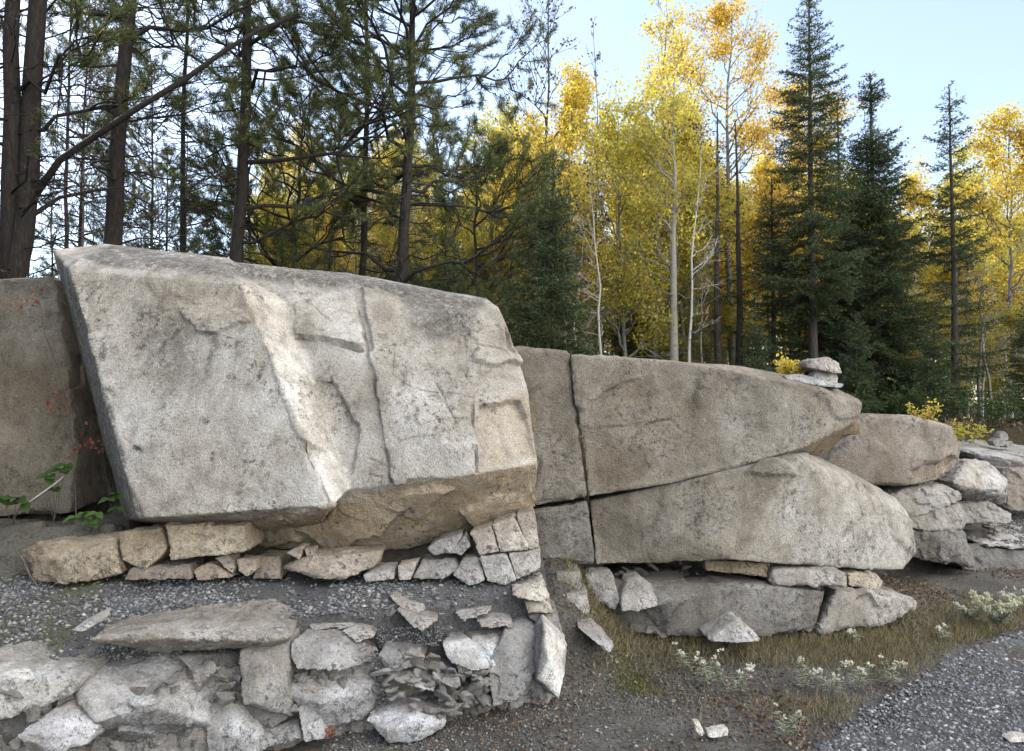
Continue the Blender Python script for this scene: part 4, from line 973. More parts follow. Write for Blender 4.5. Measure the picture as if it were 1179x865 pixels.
def aspen(h, seed, r=.07, start=.4, R0=1.2, nl=26, leaves=40, mat='leaf_yellow', bark='bark_grey', lsize=.056, steep=.9, lean=(0, 0), bare=False, spreadL=.09, dead=4, topw=.45, sub=(3, 6)):
    rg = np.random.default_rng(seed)
    tl, tr = trunk_line(h, r, rg, lean, .03)
    polys, tips = [(tl, tr)], []
    for i in range(nl):
        t = start + (1 - start) * ((i + rg.random()) / nl)
        tt = (t - start) / (1 - start)
        a = rg.random() * 6.28
        env = R0 * (np.sin(np.pi * min(1, .12 + .88 * tt) ** .8) * .75 + topw * .5) * rg.uniform(.6, 1.1)
        el = steep * rg.uniform(.6, 1.3)
        d = np.array((math.cos(a), math.sin(a), el)); d /= np.linalg.norm(d)
        limb_tree(polys, tips, on_line(tl, h * t), d, env, r * (1 - t) * .5 + .006, 2, rg, .3, sub)
    limb_tree(polys, tips, tl[-1], np.array((0, 0, 1.0)), R0 * .35, .008, 2, rg, .3, (2, 4))
    for i in range(dead):
        z = h * rg.uniform(.12, start)
        a = rg.random() * 6.28
        limb_tree(polys, [], on_line(tl, z), unit(np.array((math.cos(a), math.sin(a), rg.uniform(-.1, .6)))), rg.uniform(.3, .9), .008, 1, rg, .1)
    trunk = tubes('trunk', polys, M[bark])
    if bare and not leaves:
        return trunk, None
    tp = np.concatenate(tips)
    n = int(len(tips) * leaves)
    ti = rg.integers(0, len(tp), n)
    clump = rg.random(len(tp)) ** 1.6 * np.clip(.8 + 1.3 * vnoise(tp * 2.2, seed), .05, 1.6)
    keep = rg.random(n) < clump[ti] * 2.4
    ti = ti[keep]; n = len(ti)
    B = tp[ti] + rg.normal(size=(n, 3)) * spreadL * 1.15
    D = rg.normal(size=(n, 3)); D[:, 2] -= .5
    L = lsize * rg.uniform(.65, 1.2, n)
    return trunk, blades('crown', B, D, L, L * .85, M[mat], rg, .25)

def tuft_mesh(polys_tips, rg, per, blen, step=.5, name='crown'):
    B, D = [], []
    for pts in polys_tips:
        m = max(2, int(np.linalg.norm(pts[-1] - pts[0]) * 17))
        s = np.linspace(step, 1, m)
        c = np.stack([np.interp(s, np.linspace(0, 1, len(pts)), pts[:, i]) for i in range(3)], 1)
        d = unit(pts[-1] - pts[0])
        B.append(np.repeat(c, int(per * 1.9), 0)); D.append(np.repeat(np.full((m, 3), d), int(per * 1.9), 0))
    B, D = np.concatenate(B), np.concatenate(D)
    n = len(B)
    D = D * .7 + rg.normal(size=(n, 3)) * .8
    per = per
    D[:, 2] += .25
    L = blen * rg.uniform(.6, 1.2, n)
    return blades(name, B, D, L, L * .055 + .0018, M['needle_pine'], rg)

def pine(h, seed, r=.1, live=.55, R0=1.5, nl=34, ndead=30, per=15, blen=.085, lean=(0, 0), wob=.03, extra=None, deadL=1.0, sub=(4, 7), bark='bark_pine', flat=.15, trunks=None):
    rg = np.random.default_rng(seed)
    tl, tr = trunk_line(h, r, rg, lean, wob, 14, .2)
    polys, tips = [(tl, tr)], []
    for tk in trunks or []:
        polys.append(tk)
    for i in range(nl):
        t = live + (1 - live) * (i + rg.random()) / nl
        tt = (t - live) / (1 - live)
        a = rg.random() * 6.28
        L = R0 * (1 - tt) ** .6 * rg.uniform(.5, 1.15) + .25
        d = unit(np.array((math.cos(a), math.sin(a), flat + .6 * tt + rg.normal() * .15)))
        limb_tree(polys, tips, on_line(tl, h * t), d, L, .007 + L * .013, 2, rg, .25, sub, .9)
    for (z, a, L, el, live_) in extra or []:
        d = unit(np.array((math.cos(a), math.sin(a), el)))
        limb_tree(polys, tips if live_ else [], on_line(tl, z), d, L, .008 + L * .014, 2, rg, .25, sub, .9)
    for i in range(ndead):
        z = h * rg.uniform(.06, min(1, live + .15))
        a = rg.random() * 6.28
        L = rg.uniform(.35, 1.5) * deadL
        d = unit(np.array((math.cos(a), math.sin(a), rg.uniform(-.25, .25))))
        limb_tree(polys, [], on_line(tl, z), d, L, .005 + L * .006, 2 if L > .7 else 1, rg, -.05, (2, 5), 1.0, 6, .06)
    trunk = tubes('trunk', polys, M[bark])
    crown = tuft_mesh(tips, rg, per, blen) if tips else None
    return trunk, crown

LIB = {}
def tree(name, label, cat, px, Y, meshes, group=None, z=None, rot=0, scale=1.0, tint=(1, 1, 1), bark=(1, 1, 1), tilt=(0, 0)):
    x = XW(px, Y)
    z0 = height(np.array([x]), np.array([float(Y)]))[0] if z is None else z
    e = empty(name, (x, Y, z0), label, cat, group)
    e.rotation_euler = (tilt[0], tilt[1], rot)
    e.scale = (scale,) * 3 if np.isscalar(scale) else scale
    for nm, me, c in (('trunk', meshes[0], bark), ('crown', meshes[1], tint)):
        if me is not None:
            o = link(nm, me, parent=e)
            o.color = (*c, 1)
    return e
def hgt(py, Y, px=600):
    x = XW(px, Y)
    return ZW(py, Y) - height(np.array([x]), np.array([float(Y)]))[0]

# --- the dark pines at the left
z0 = 1.5
def tk(pts, r0, r1, Y):
    "a stem traced through points of the photograph at distance Y, seen from the tree's foot"
    w = np.array([P(a, b, Y + c) for a, b, c in pts])
    return w, np.linspace(r0, r1, len(w))
def local(lines, px, Y, zz):
    o = np.array((XW(px, Y), Y, zz))
    return [(w - o, r) for w, r in lines]
YA = 8.2
zA = height(np.array([XW(20, YA)]), np.array([YA]))[0]
fork = local([tk([(16, 330, 0), (28, 280, 0), (36, 200, .05), (39, 100, .1), (46, 0, .15), (54, -120, .2), (60, -300, .3)], .115, .08, YA),
              tk([(42, 225, .05), (70, 185, -.1), (110, 158, -.2), (160, 125, -.3), (215, 92, -.3), (262, 58, -.25), (300, 35, -.2), (345, 18, -.1)], .042, .02, YA),
              tk([(40, 248, .05), (70, 228, .2), (110, 220, .4), (150, 215, .5)], .028, .01, YA), tk([(22, 160, .05), (8, 168, 0), (-10, 160, 0)], .03, .02, YA)], 14, YA, zA)
m = pine(9.0, 21, .13, .66, 1.9, 26, 80, 13, lean=(-.15, 0), wob=.012, trunks=fork, deadL=1.1,
         extra=[(3.2, .2, 1.6, .1, True), (3.6, -.4, 1.4, .2, True)])
tree('pine_tree', 'thick dark forked pine at the left edge with a long slanting limb', 'tree', 12, YA, m, rot=0)
m = pine(10.5, 22, .125, .6, 1.8, 26, 80, 13, lean=(.35, 0), wob=.014, deadL=1.1, extra=[(4.6, .1, 1.7, .25, True), (4.9, 2.9, 1.5, .1, True)])
tree('pine_tree', 'straight dark pine trunk crossed by the long slanting limb', 'tree', 121, 9.0, m)
m = pine(9.5, 23, .10, .42, 1.7, 23, 60, 15, lean=(.15, .1), wob=.03, extra=[(1.0, .3, 1.1, .9, False), (2.3, -.3, 1.4, .15, True), (2.7, .25, 1.7, .15, True), (3.3, -.1, 1.9, .15, True)])
tree('pine_tree', 'crooked dark pine with bushy boughs to its right, third of the left pines', 'tree', 265, 9.5, m)
m = pine(9.0, 24, .065, .6, 1.2, 22, 26, 14, wob=.02)
tree('pine_tree', 'slender pine stem left of the thick crowned pine behind the boulder top', 'tree', 414, 11, m, rot=1.0)
m = pine(6.6, 25, .105, .40, 1.75, 33, 40, 16, .085, lean=(.1, 0), wob=.03, extra=[(1.1, .1, 1.5, .2, True), (1.4, 3.0, 1.5, .15, True), (1.8, -.3, 1.6, .3, True), (2.0, 2.6, 1.7, .2, True), (.8, -.5, 1.3, .1, True)])
tree('pine_tree', 'dense crowned pine with spreading boughs behind the middle of the boulder', 'tree', 452, 9.6, m)
m = pine(9.5, 26, .055, .62, 1.0, 18, 50, 12, wob=.02)
tree('pine_tree', 'thin pine stem between the straight dark trunk and the crooked pine', 'tree', 205, 11.5, m, rot=2.0)
m = pine(8.0, 27, .05, .55, 1.0, 14, 60, 10, wob=.02)
tree('pine_tree', 'pale thin pine stem just right of the forked pine', 'tree', 69, 13, m, bark=(1.9, 1.9, 1.9), rot=.6)
m = pine(5.5, 28, .06, .25, 1.5, 25, 24, 15, .085, wob=.03)
tree('pine_tree', 'young bushy pine filling the space left of the slender pine stem', 'tree', 335, 12.5, m)
tree('pine_tree', 'young bushy pine between the dense crowned pine and the small dark spruce', 'tree', 545, 12.0, m, rot=2.2, scale=.85)

# --- spruces
m = spruce(hgt(192, 9.0, 640), .66, 41, .0, 1.15, .12, .22, shape=.75)
tree('spruce_tree', 'small dense dark spruce in front of the yellow trees, right of the boulder', 'tree', 640, 9.0, m)
m = spruce(hgt(-12, 12.0, 940), 1.1, 42, .26, .95, .20, .3, r=.085, shape=.75)
tree('spruce_tree', 'tallest spruce with a bare lower trunk, its tip at the top edge', 'tree', 937, 12.0, m)
m = spruce(hgt(84, 12.5, 1010), 1.32, 43, .0, 1.3, .14, .25, r=.09, shape=.8, spike=.88)
tree('spruce_tree', 'dense broad dark spruce with a knobbed leader, right of the tallest spruce', 'tree', 1012, 12.5, m)
m = spruce(hgt(97, 12.2, 1095), .78, 44, .1, .85, .2, .15, r=.07, shape=.65, tw=.9)
tree('spruce_tree', 'sparse open spruce standing alone against the sky at the right', 'tree', 1100, 12.2, m)
m = spruce(hgt(120, 13.5, 972), .8, 45, .08, .9, .2, .25, r=.07)
tree('spruce_tree', 'spruce squeezed between the tallest spruce and the dense broad one', 'tree', 972, 13.5, m)
m = spruce(hgt(205, 12.5, 890), .85, 46, .0, .95, .17, .2, r=.06)
tree('spruce_tree', 'medium green spruce left of the tallest spruce', 'tree', 893, 12.5, m)
tree('spruce_tree', 'medium green spruce behind the cairn', 'tree', 935, 14.5, m, rot=2, scale=.78)
m = spruce(hgt(130, 13.0, 835), .42, 47, .25, .5, .25, .2, r=.085, tw=.5)
tree('spruce_tree', 'dark thin spruce trunk beside its twin under the amber aspen crown', 'tree', 829, 13.0, m, tint=(.9, .8, .7))
tree('spruce_tree', 'right hand twin of the dark trunks under the amber aspen crown', 'tree', 850, 13.4, m, rot=1.7, tint=(.9, .8, .7))
m = spruce(2.6, .75, 48, .0, 1.0, .13, .2)
for px, Y, sc, lab in [(525, 10.5, 1.0, 'small spruce behind the right shoulder of the great boulder'), (590, 11.5, .95, 'small spruce just left of the small dense dark spruce'),
                       (870, 10.6, .62, 'bushy young spruce behind the long slab, left of the cairn'), (1075, 11.2, .55, 'low young spruce under the sparse open spruce'),
                       (1185, 11.8, .75, 'young spruce cut by the right edge of the picture'), (160, 12.5, 1.15, 'young spruce behind the straight dark pine trunk'), (715, 14.5, .8, 'young spruce in the shade among the yellow aspens'),
                       (985, 10.8, .6, 'low dark spruce at the foot of the dense broad spruce')]:
    tree('spruce_tree', lab, 'tree', px, Y, m, rot=px * .7, scale=sc)

# --- aspens and birches with autumn leaves
asp = lambda py, px, Y, seed, **k: aspen(hgt(py, Y, px), seed, **k)
m = asp(18, 765, 14, 61, r=.075, start=.42, R0=1.15, nl=24, leaves=26, mat='leaf_yellow', lean=(.3, 0))
tree('aspen_tree', 'tall yellow aspen with an open crown left of the amber one', 'tree', 752, 14, m)
m = asp(20, 848, 15, 62, r=.08, start=.55, R0=1.2, nl=24, leaves=44, mat='leaf_orange')
tree('aspen_tree', 'tall amber crowned aspen above the twin dark trunks', 'tree', 845, 15, m)
m = asp(105, 640, 12.5, 63, r=.05, start=.4, R0=.95, nl=22, leaves=52, mat='leaf_yellow')
tree('aspen_tree', 'golden aspen right behind the small dense dark spruce', 'tree', 648, 12.5, m)
m = asp(140, 725, 13, 64, r=.05, start=.18, R0=1.25, nl=30, leaves=52, mat='leaf_lime')
tree('aspen_tree', 'broad lime yellow aspen below the tall open crowned one', 'tree', 722, 13, m)
m = asp(150, 800, 14.5, 65, r=.05, start=.25, R0=1.1, nl=26, leaves=52, mat='leaf_lime')
tree('aspen_tree', 'lime yellow aspen left of the twin dark trunks', 'tree', 788, 14.5, m)
m = asp(118, 915, 16, 66, r=.06, start=.4, R0=1.25, nl=26, leaves=68, mat='leaf_orange')
tree('aspen_tree', 'orange yellow aspen behind the tallest spruce', 'tree', 912, 16, m)
m = asp(150, 1165, 15, 67, r=.06, start=.3, R0=1.25, nl=28, leaves=62, mat='leaf_yellow')
tree('aspen_tree', 'golden aspen at the right edge of the picture', 'tree', 1168, 15, m)
m = asp(205, 1120, 17, 68, r=.05, start=.3, R0=1.2, nl=26, leaves=55, mat='leaf_lime')
tree('aspen_tree', 'lime yellow aspen behind the sparse open spruce', 'tree', 1112, 17, m)
m = asp(215, 1050, 18, 69, r=.05, start=.2, R0=1.1, nl=26, leaves=52, mat='leaf_yellow')
tree('aspen_tree', 'yellow aspen seen between the dense spruce and the sparse one', 'tree', 1055, 18, m)
m = asp(-40, 628, 13, 70, r=.05, start=.35, R0=1.3, nl=26, leaves=4, mat='leaf_dry', bark='bark_grey', steep=1.4, spreadL=.04)
tree('birch_tree', 'nearly leafless tree with fine upswept branches above the small spruce', 'tree', 622, 13, m, bark=(.45, .42, .4))
m = asp(40, 690, 14, 71, r=.035, start=.4, R0=.6, nl=14, leaves=2, mat='leaf_dry', steep=1.6, spreadL=.04)
tree('birch_tree', 'thin bare sapling between the leafless tree and the open crowned aspen', 'tree', 686, 14, m, bark=(.55, .52, .5))
m = aspen(5.6, 72, r=.085, start=.55, R0=.8, nl=16, leaves=40, mat='leaf_lime', bark='bark_birch')
tree('birch_tree', 'white barked birch with black scars behind the long slab', 'tree', 776, 12.2, m, rot=.4, bark=(.7, .68, .64))
# background wood: shared shapes
bgA = [aspen(5.8, 80, r=.05, start=.3, R0=1.1, nl=26, leaves=46, mat='leaf_yellow'), aspen(6.6, 81, r=.055, start=.35, R0=1.2, nl=26, leaves=46, mat='leaf_lime'),
       aspen(5.0, 82, r=.045, start=.15, R0=1.0, nl=26, leaves=52, mat='leaf_lime', bark='bark_birch'), aspen(6.0, 83, r=.05, start=.3, R0=1.1, nl=24, leaves=52, mat='leaf_orange')]
bgT = [aspen(6.5, 85 + k, r=.035, start=.45, R0=.6, nl=12, leaves=(0 if k else 3), mat='leaf_dry', bare=True, bark=('bark_grey' if k else 'bark_birch'), dead=10) for k in range(3)]
bgS = [spruce(6.0, .85, 90, .05, .85, .2, .2), spruce(5.0, .8, 91, .0, 1.0, .18, .2)]
rg = random.Random(5)
for i in range(74):
    Y = rg.uniform(15.5, 32)
    px = rg.uniform(330, 1250)
    top = 170 + 90 * rg.random() + (70 if px > 1030 else 0) + (40 if px < 560 else 0)
    H = max(2.5, min(9.5, hgt(top, Y, px)))
    k = rg.choices([0, 1, 2, 3], [4, 4, 3, 1.5])[0]
    base_h = (5.8, 6.6, 5.0, 6.0)[k] + .5
    s = H / base_h
    tree('aspen_tree', 'slim autumn aspen deep in the yellow wood', 'tree', px, Y, bgA[k], 'aspens deep in the yellow wood', rot=rg.uniform(0, 6.28), scale=(max(s, .8) , max(s, .8), s), tint=(rg.uniform(.85, 1.1),) * 3)
for i in range(30):
    Y = rg.uniform(13.5, 22)
    px = rg.uniform(300, 610)
    H = max(1.6, hgt(rg.uniform(140, 270), Y, px))
    k = rg.randrange(3)
    s = H / (6.3, 7.1, 5.5)[k]
    tree('aspen_tree', 'yellow aspen glimpsed between the dark pines', 'tree', px, Y, bgA[k], 'yellow aspens glimpsed between the pines', rot=rg.uniform(0, 6.28), scale=(max(s, .7), max(s, .7), s))
for i in range(105):
    Y = rg.uniform(11.5, 24)
    px = rg.uniform(300, 1230)
    H = max(2.5, hgt(rg.uniform(110, 300) if px < 1030 else rg.uniform(250, 330), Y, px))
    k = rg.randrange(3)
    s = H / 6.5
    tree('bare_sapling', 'thin bare grey stem in the wood behind the rocks', 'tree', px, Y, bgT[k], 'bare stems in the wood', rot=rg.uniform(0, 6.28), scale=(.9, .9, s), tilt=(rg.gauss(0, .03), rg.gauss(0, .04)), bark=(rg.uniform(.6, 1.2),) * 3)
for i in range(13):
    px = 25 + i * 27 + rg.uniform(-10, 10)
    Y = rg.uniform(13, 22)
    tree('bare_sapling', 'thin dark bare stem against the bright sky at the left', 'tree', px, Y, bgT[rg.randrange(3)], 'bare stems against the bright left sky', rot=rg.uniform(0, 6.28), scale=(1, 1, rg.uniform(.7, 1.3)), bark=(.4, .38, .36))
for i in range(24):
    Y = rg.uniform(13, 26)
    px = rg.choice([rg.uniform(470, 620), rg.uniform(800, 1230), rg.uniform(850, 1060), rg.uniform(380, 1230)])
    H = max(2, hgt(rg.uniform(240, 380), Y, px))
    k = rg.randrange(2)
    s = H / (6, 5)[k]
    tree('spruce_tree', 'dark spruce half hidden in the wood behind', 'tree', px, Y, bgS[k], 'dark spruces half hidden in the wood', rot=rg.uniform(0, 6.28), scale=(max(s, .6), max(s, .6), s))

for i in range(46):
    Y = rg.uniform(13.5, 22)
    px = rg.choice([rg.uniform(545, 860), rg.uniform(545, 800), rg.uniform(1040, 1240)])
    k = rg.choice([2, 2, 1])
    s = rg.uniform(.25, .5)
    tree('aspen_sapling', 'waist high autumn sapling in the undergrowth of the wood', 'sapling', px, Y, bgA[k], 'autumn saplings in the undergrowth', rot=rg.uniform(0, 6.28), scale=(s * 1.5, s * 1.5, s), tint=(rg.uniform(.5, 1.0),) * 3)
# the far wood: one mass of foliage and stems
fr = np.random.default_rng(123)
n = 70000
fx = fr.uniform(-16, 46, n); fy = fr.uniform(30, 46, n)
topz = 1.6 + fy / F * (470 - (np.interp(CX + F * fx / fy, [250, 420, 600, 1000, 1080, 1300], [330, 270, 215, 215, 270, 280]) + 40 * vnoise(np.stack((fx * .45, fy * .4, fx * 0), 1), 61)))
fz = 1.2 + (topz - 1.2) * fr.random(n) ** .85
kk = vnoise(np.stack((fx * .5, fy * .4, fz * .35), 1), 62) + .25 * fr.normal(size=n)
D = fr.normal(size=(n, 3))
sel = kk > -.08
for nm, s_, mt in (('far_wood_yellow', sel, 'leaf_yellow'), ('far_wood_dark', ~sel, 'needle_pine')):
    m_ = int(s_.sum())
    o = link(nm, blades(nm, np.stack((fx, fy, fz), 1)[s_], D[s_], fr.uniform(.14, .34, m_), fr.uniform(.1, .22, m_), M[mt], fr, .2))
    o['kind'] = 'stuff'

for x_, y_, h_ in [(-5.6, 5.6, 1.2), (-6.8, 7.4, 1.5), (-7.6, 4.2, 1.4), (-8.6, 9.6, 1.6), (-6.2, 2.2, 1.2), (-9.5, 6.2, 1.6), (-10.5, 11.5, 1.7), (-8.2, 1.0, 1.4), (-11.0, 3.2, 1.6)]:  # unseen spruces added to hold back sky light from the left rocks
    e = tree('spruce_tree', 'unseen dark spruce added beyond the left frame edge to block sky', 'tree', 600, 8, bgS[1], 'unseen spruces added beyond the left edge', rot=x_ * 3, scale=(1.5, 1.5, h_))
    e.location = (x_, y_, height(np.array([x_]), np.array([y_]))[0])

pv = [pine(8.5, 30, .06, .35, 1.2, 34, 40, 11, wob=.02), pine(7.0, 31, .055, .25, 1.35, 36, 30, 11, wob=.025)]
for i, px in enumerate([95, 165, 185, 290, 385, 505]):
    Y = rg.uniform(13.5, 21)
    tree('pine_tree', 'slim pine standing behind the front row of pines', 'tree', px + rg.uniform(-8, 8), Y, pv[i % 2], 'slim pines behind the front row', rot=rg.uniform(0, 6.28), scale=(1, 1, rg.uniform(.8, 1.25)), tilt=(0, rg.gauss(0, .02)))

for i in range(12):
    Y = rg.uniform(14.5, 19)
    px = rg.uniform(560, 830)
    H = hgt(rg.uniform(105, 190), Y, px)
    k = rg.randrange(3)
    s = H / (6.3, 7.1, 5.5)[k]
    tree('aspen_tree', 'tall slim aspen filling the yellow band behind the rocks', 'tree', px, Y, bgA[k], 'tall slim aspens of the yellow band', rot=rg.uniform(0, 6.28), scale=(1.05, 1.05, s))
# ------------------------------------------------------------------ small plants, litter, twigs
def leafshape(L, W, n=5, fold=.25):
    "a pointed oval leaf folded along its midrib, in local x (length), y (width), z"
    t = np.linspace(0, 1, n)
    w = W / 2 * np.sin(np.pi * t ** .8) ** .8
    mid = np.stack((t * L, t * 0, -.25 * L * t ** 2), 1)
    l = mid + np.stack((t * 0, w, w * fold), 1)
    r = mid + np.stack((t * 0, -w, w * fold), 1)
    v = np.concatenate((l, mid, r))
    i = np.arange(n - 1)
    f = np.concatenate((np.stack((i, i + n, i + n + 1, i + 1), 1), np.stack((i + n, i + 2 * n, i + 2 * n + 1, i + n + 1), 1)))
    return v, f
def leaves_mesh(name, items, mat, n=5):
    "items: (base, direction, up, L, W)"
    V, Fc = [], []
    for k, (b, d, u, L, W) in enumerate(items):
        v, f = leafshape(L, W, n)
        d = unit(np.asarray(d, float)); s = unit(np.cross(np.asarray(u, float), d)); w = np.cross(d, s)
        V.append(b + v[:, :1] * d + v[:, 1:2] * s + v[:, 2:] * w); Fc.append(f + k * 3 * n)
    me = mesh_n(name, np.concatenate(V), np.concatenate(Fc))
    smooth(me)
    me.materials.append(mat)
    return me

prng = np.random.default_rng(77)
def herb(label, px, py, Y, hh, n, seed, cat='plant', group='pearly white flowering herbs in the verge', fl='flower', fsize=.011, wide=.5, z=None, leafy=1.0, clusters=9, name='flowering_herb'):
    rg = np.random.default_rng(seed)
    base = P(px, py, Y)
    if z is not None:
        base[2] = z
    e = empty(name, base, label, cat, group)
    st, lf, heads = [], [], []
    for i in range(n):
        a = rg.random() * 6.28
        d = unit(np.array((math.cos(a) * wide, math.sin(a) * wide, 1)))
        b0 = np.array((math.cos(a), math.sin(a), 0)) * .02 * rg.random()
        L = hh * rg.uniform(.6, 1.05)
        pts, rad = along(b0, b0 + d * L, .0028, .0015, 6, .008, rg)
        st.append((pts, rad))
        m = int(14 * leafy)
        for q in range(m):
            s = rg.uniform(.03, .9)
            p = np.array([np.interp(s, np.linspace(0, 1, 6), pts[:, j]) for j in range(3)])
            a2 = rg.random() * 6.28
            lf.append((p, (math.cos(a2), math.sin(a2), .35), (0, 0, 1), .05 * rg.uniform(.6, 1.2) * (1.2 - .5 * s), .009))
        tip = pts[-1]
        c = tip + rg.normal(size=(clusters, 3)) * np.array((.009, .009, .006))
        heads.append(np.repeat(c, 9, 0))
    link('stem', tubes('stem', st, M['stem'], 4), parent=e)
    link('leaves', leaves_mesh('leaves', lf, M['silver'], 4), parent=e)
    for fB in heads:
        D = rg.normal(size=fB.shape); D[:, 2] += .5
        L = fsize * rg.uniform(.6, 1.1, len(fB))
        link('flower_head', blades('flower_head', fB, D, L, L * .8, M[fl], rg, .3), parent=e)
    return e
def gz(px, py):
    "distance where the ray through a pixel meets the front ground"
    y = G0(py)
    for _ in range(5):
        x = XW(px, y)
        y = (1.6 - height(np.array([x]), np.array([y]))[0]) * F / (py - 470)
    return y
for i, (px, py, hh, n, lab) in enumerate([
    (788, 768, .14, 3, 'small white flowering herb before the triangular stone, farthest left'), (815, 785, .18, 6, 'bushy white flowering herb below the triangular stone'), (846, 798, .16, 6, 'silvery flowering herb with drooping heads, right of the bushy one'),
    (925, 790, .15, 4, 'white flowering herb below the dark gap in the foundation'), (957, 795, .16, 5, 'white flowering herb left of the pale green rosette'), (989, 790, .17, 5, 'white flowering herb with a pale green rosette at its foot'),
    (1023, 785, .17, 4, 'white flowering herb nearest the road edge'), (985, 738, .09, 3, 'short white flowering herb in front of the tilted end slab'), (903, 846, .13, 4, 'silvery herb without open heads near the bottom edge'),
    (1090, 735, .08, 3, 'small silvery herb beside the road corner')]):
    herb(lab, px, py, gz(px, py), hh, n, 300 + i, clusters=2 if 'without' in lab else 5)
herb('large cream flowering clump glowing at the right edge of the verge', 1148, 718, gz(1148, 722), .22, 34, 340, fl='flower_cream', fsize=.014, wide=.75, clusters=12)
herb('loose pale silvery clump left of the large cream one', 1118, 712, gz(1118, 715), .13, 14, 341, fl='flower', wide=.9, clusters=4)
herb('pale silvery clump behind the large cream one', 1170, 700, gz(1170, 704), .16, 16, 342, fl='flower', wide=.9, clusters=5)

def shrub(label, px, py, Y, hh, n, seed, mat, lsize, name='shrub', spread=.7, leaves=16, group=None, stemc='twig', cat='shrub', z=None):
    rg = np.random.default_rng(seed)
    b = P(px, py, Y)
    if z is not None:
        b[2] = z
    e = empty(name, b, label, cat, group)
    polys, tips = [], []
    for i in range(n):
        a = rg.random() * 6.28
        d = unit(np.array((math.cos(a) * spread, math.sin(a) * spread, 1)))
        limb_tree(polys, tips, np.zeros(3), d, hh * rg.uniform(.5, 1), .006, 1, rg, .1, (3, 6), .9)
    link('stem', tubes('stem', polys, M[stemc], 4), parent=e)
    if mat:
        tp = np.concatenate(tips)
        ti = rg.integers(0, len(tp), len(tips) * leaves)
        B = tp[ti] + rg.normal(size=(len(ti), 3)) * .02
        D = rg.normal(size=B.shape)
        L = lsize * rg.uniform(.6, 1.2, len(B))
        link('leaves', blades('leaves', B, D, L, L * .6, M[mat], rg, .25), parent=e)
    return e
shrub('little bright yellow shrub beside the cairn on the slab', 912, 438, 5.75, .17, 7, 401, 'leaf_yellow', .035, leaves=14, spread=.8)
shrub('yellow shrub behind the brown flat-topped boulder', 1062, 492, 8.6, .25, 7, 402, 'leaf_yellow', .045, leaves=9, spread=.7)
shrub('straggling yellow shrub left of the small far cairn', 1112, 508, 9.2, .27, 10, 403, 'leaf_lime', .045, leaves=9, spread=1.1)
for i, (px, py, Y) in enumerate([(1085, 490, 10.5), (1135, 497, 10.2), (1185, 500, 10.6), (1020, 480, 11), (965, 450, 10), (880, 425, 10), (830, 425, 10.5), (760, 420, 10.5), (705, 415, 10.2)]):
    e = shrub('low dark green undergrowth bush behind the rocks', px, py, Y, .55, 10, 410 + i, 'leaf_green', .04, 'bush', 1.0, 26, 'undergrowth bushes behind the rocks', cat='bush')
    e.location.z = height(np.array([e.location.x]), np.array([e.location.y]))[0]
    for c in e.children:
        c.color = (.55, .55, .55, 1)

# leafy vine and seedlings in the gap beside the great boulder
def seedling(label, px, py, Y, items, name='seedling', mat='leaf_green', seed=0, L=.1, tint=1.0, group=None):
    rg = np.random.default_rng(seed)
    b = P(px, py, Y)
    e = empty(name, b, label, 'plant', group)
    st, lf = [], []
    for (qx, qy, sc) in items:
        t = P(qx, qy, Y - .04) - b
        st.append(along(np.zeros(3), t, .003, .002, 5, .006, rg))
        for a in range(3):
            ang = rg.uniform(-2.6, 2.6)
            lf.append((t, (math.sin(ang) * .8, -.6, math.cos(ang) * .35 - .2), (0, -.6, 1), L * sc * rg.uniform(.8, 1.1), L * .62 * sc))
    link('stem', tubes('stem', st, M['twig'], 4), parent=e)
    o = link('leaves', leaves_mesh('leaves', lf, M[mat], 6), parent=e)
    o.color = (tint, tint, tint, 1)
    return e
seedling('light green leafy seedling at the foot of the shadowed gap', 100, 622, 4.72, [(90, 596, 1.0), (98, 590, .9), (106, 600, .9), (112, 590, .8)], seed=1, L=.085, tint=1.25)
seedling('green seedling against the dark left face of the great boulder', 132, 612, 4.85, [(126, 574, .9), (134, 568, .9), (136, 584, .8)], seed=2, L=.085)
seedling('green leaves crossed by the bleached stick', 62, 600, 4.95, [(56, 548, 1.0), (70, 540, 1.0), (62, 562, .8), (76, 535, .8)], seed=3, L=.1, tint=.8)
seedling('dark green seedling at the left edge on the mossy ledge', 14, 604, 4.8, [(4, 572, 1), (20, 574, 1.1), (28, 578, .9)], seed=4, L=.1, tint=.7)
rgv = np.random.default_rng(9)
e = empty('vine', P(88, 600, 5.0), 'thin red-leaved vine climbing the gap by the great boulder', 'vine')
vb = np.array(e.location)
vw = np.array([P(a, b_, Y) for a, b_, Y in [(88, 600, 5.0), (86, 540, 5.02), (82, 470, 5.05), (66, 420, 5.08), (52, 385, 5.1), (44, 340, 5.12), (34, 316, 5.2)]]) - vb
polys = [(vw, np.linspace(.006, .003, 7))]
for (a, b_), (c, d_) in [((46, 342), (62, 342)), ((60, 410), (72, 440)), ((80, 470), (66, 462)), ((85, 520), (100, 508)), ((60, 338), (78, 352))]:
    polys.append(along(P(a, b_, 5.1) - vb, P(c, d_, 5.02) - vb, .003, .002, 4, .01, rgv))
link('stem', tubes('stem', polys, M['twig'], 4), parent=e)
lf = []
for cx_, cy_, n in [(38, 345, 9), (28, 352, 6), (62, 460, 9), (72, 466, 5), (102, 505, 9), (110, 512, 5), (85, 520, 4), (12, 350, 3)]:
    for _ in range(n):
        lf.append((P(cx_ + rgv.normal() * 6, cy_ + rgv.normal() * 7, 5.0) - vb, rgv.normal(size=3) + np.array((0, -.6, -.4)), (0, -1, .5), rgv.uniform(.018, .04), rgv.uniform(.012, .022)))
link('leaves', leaves_mesh('leaves', lf, M['leaf_red'], 5), parent=e)
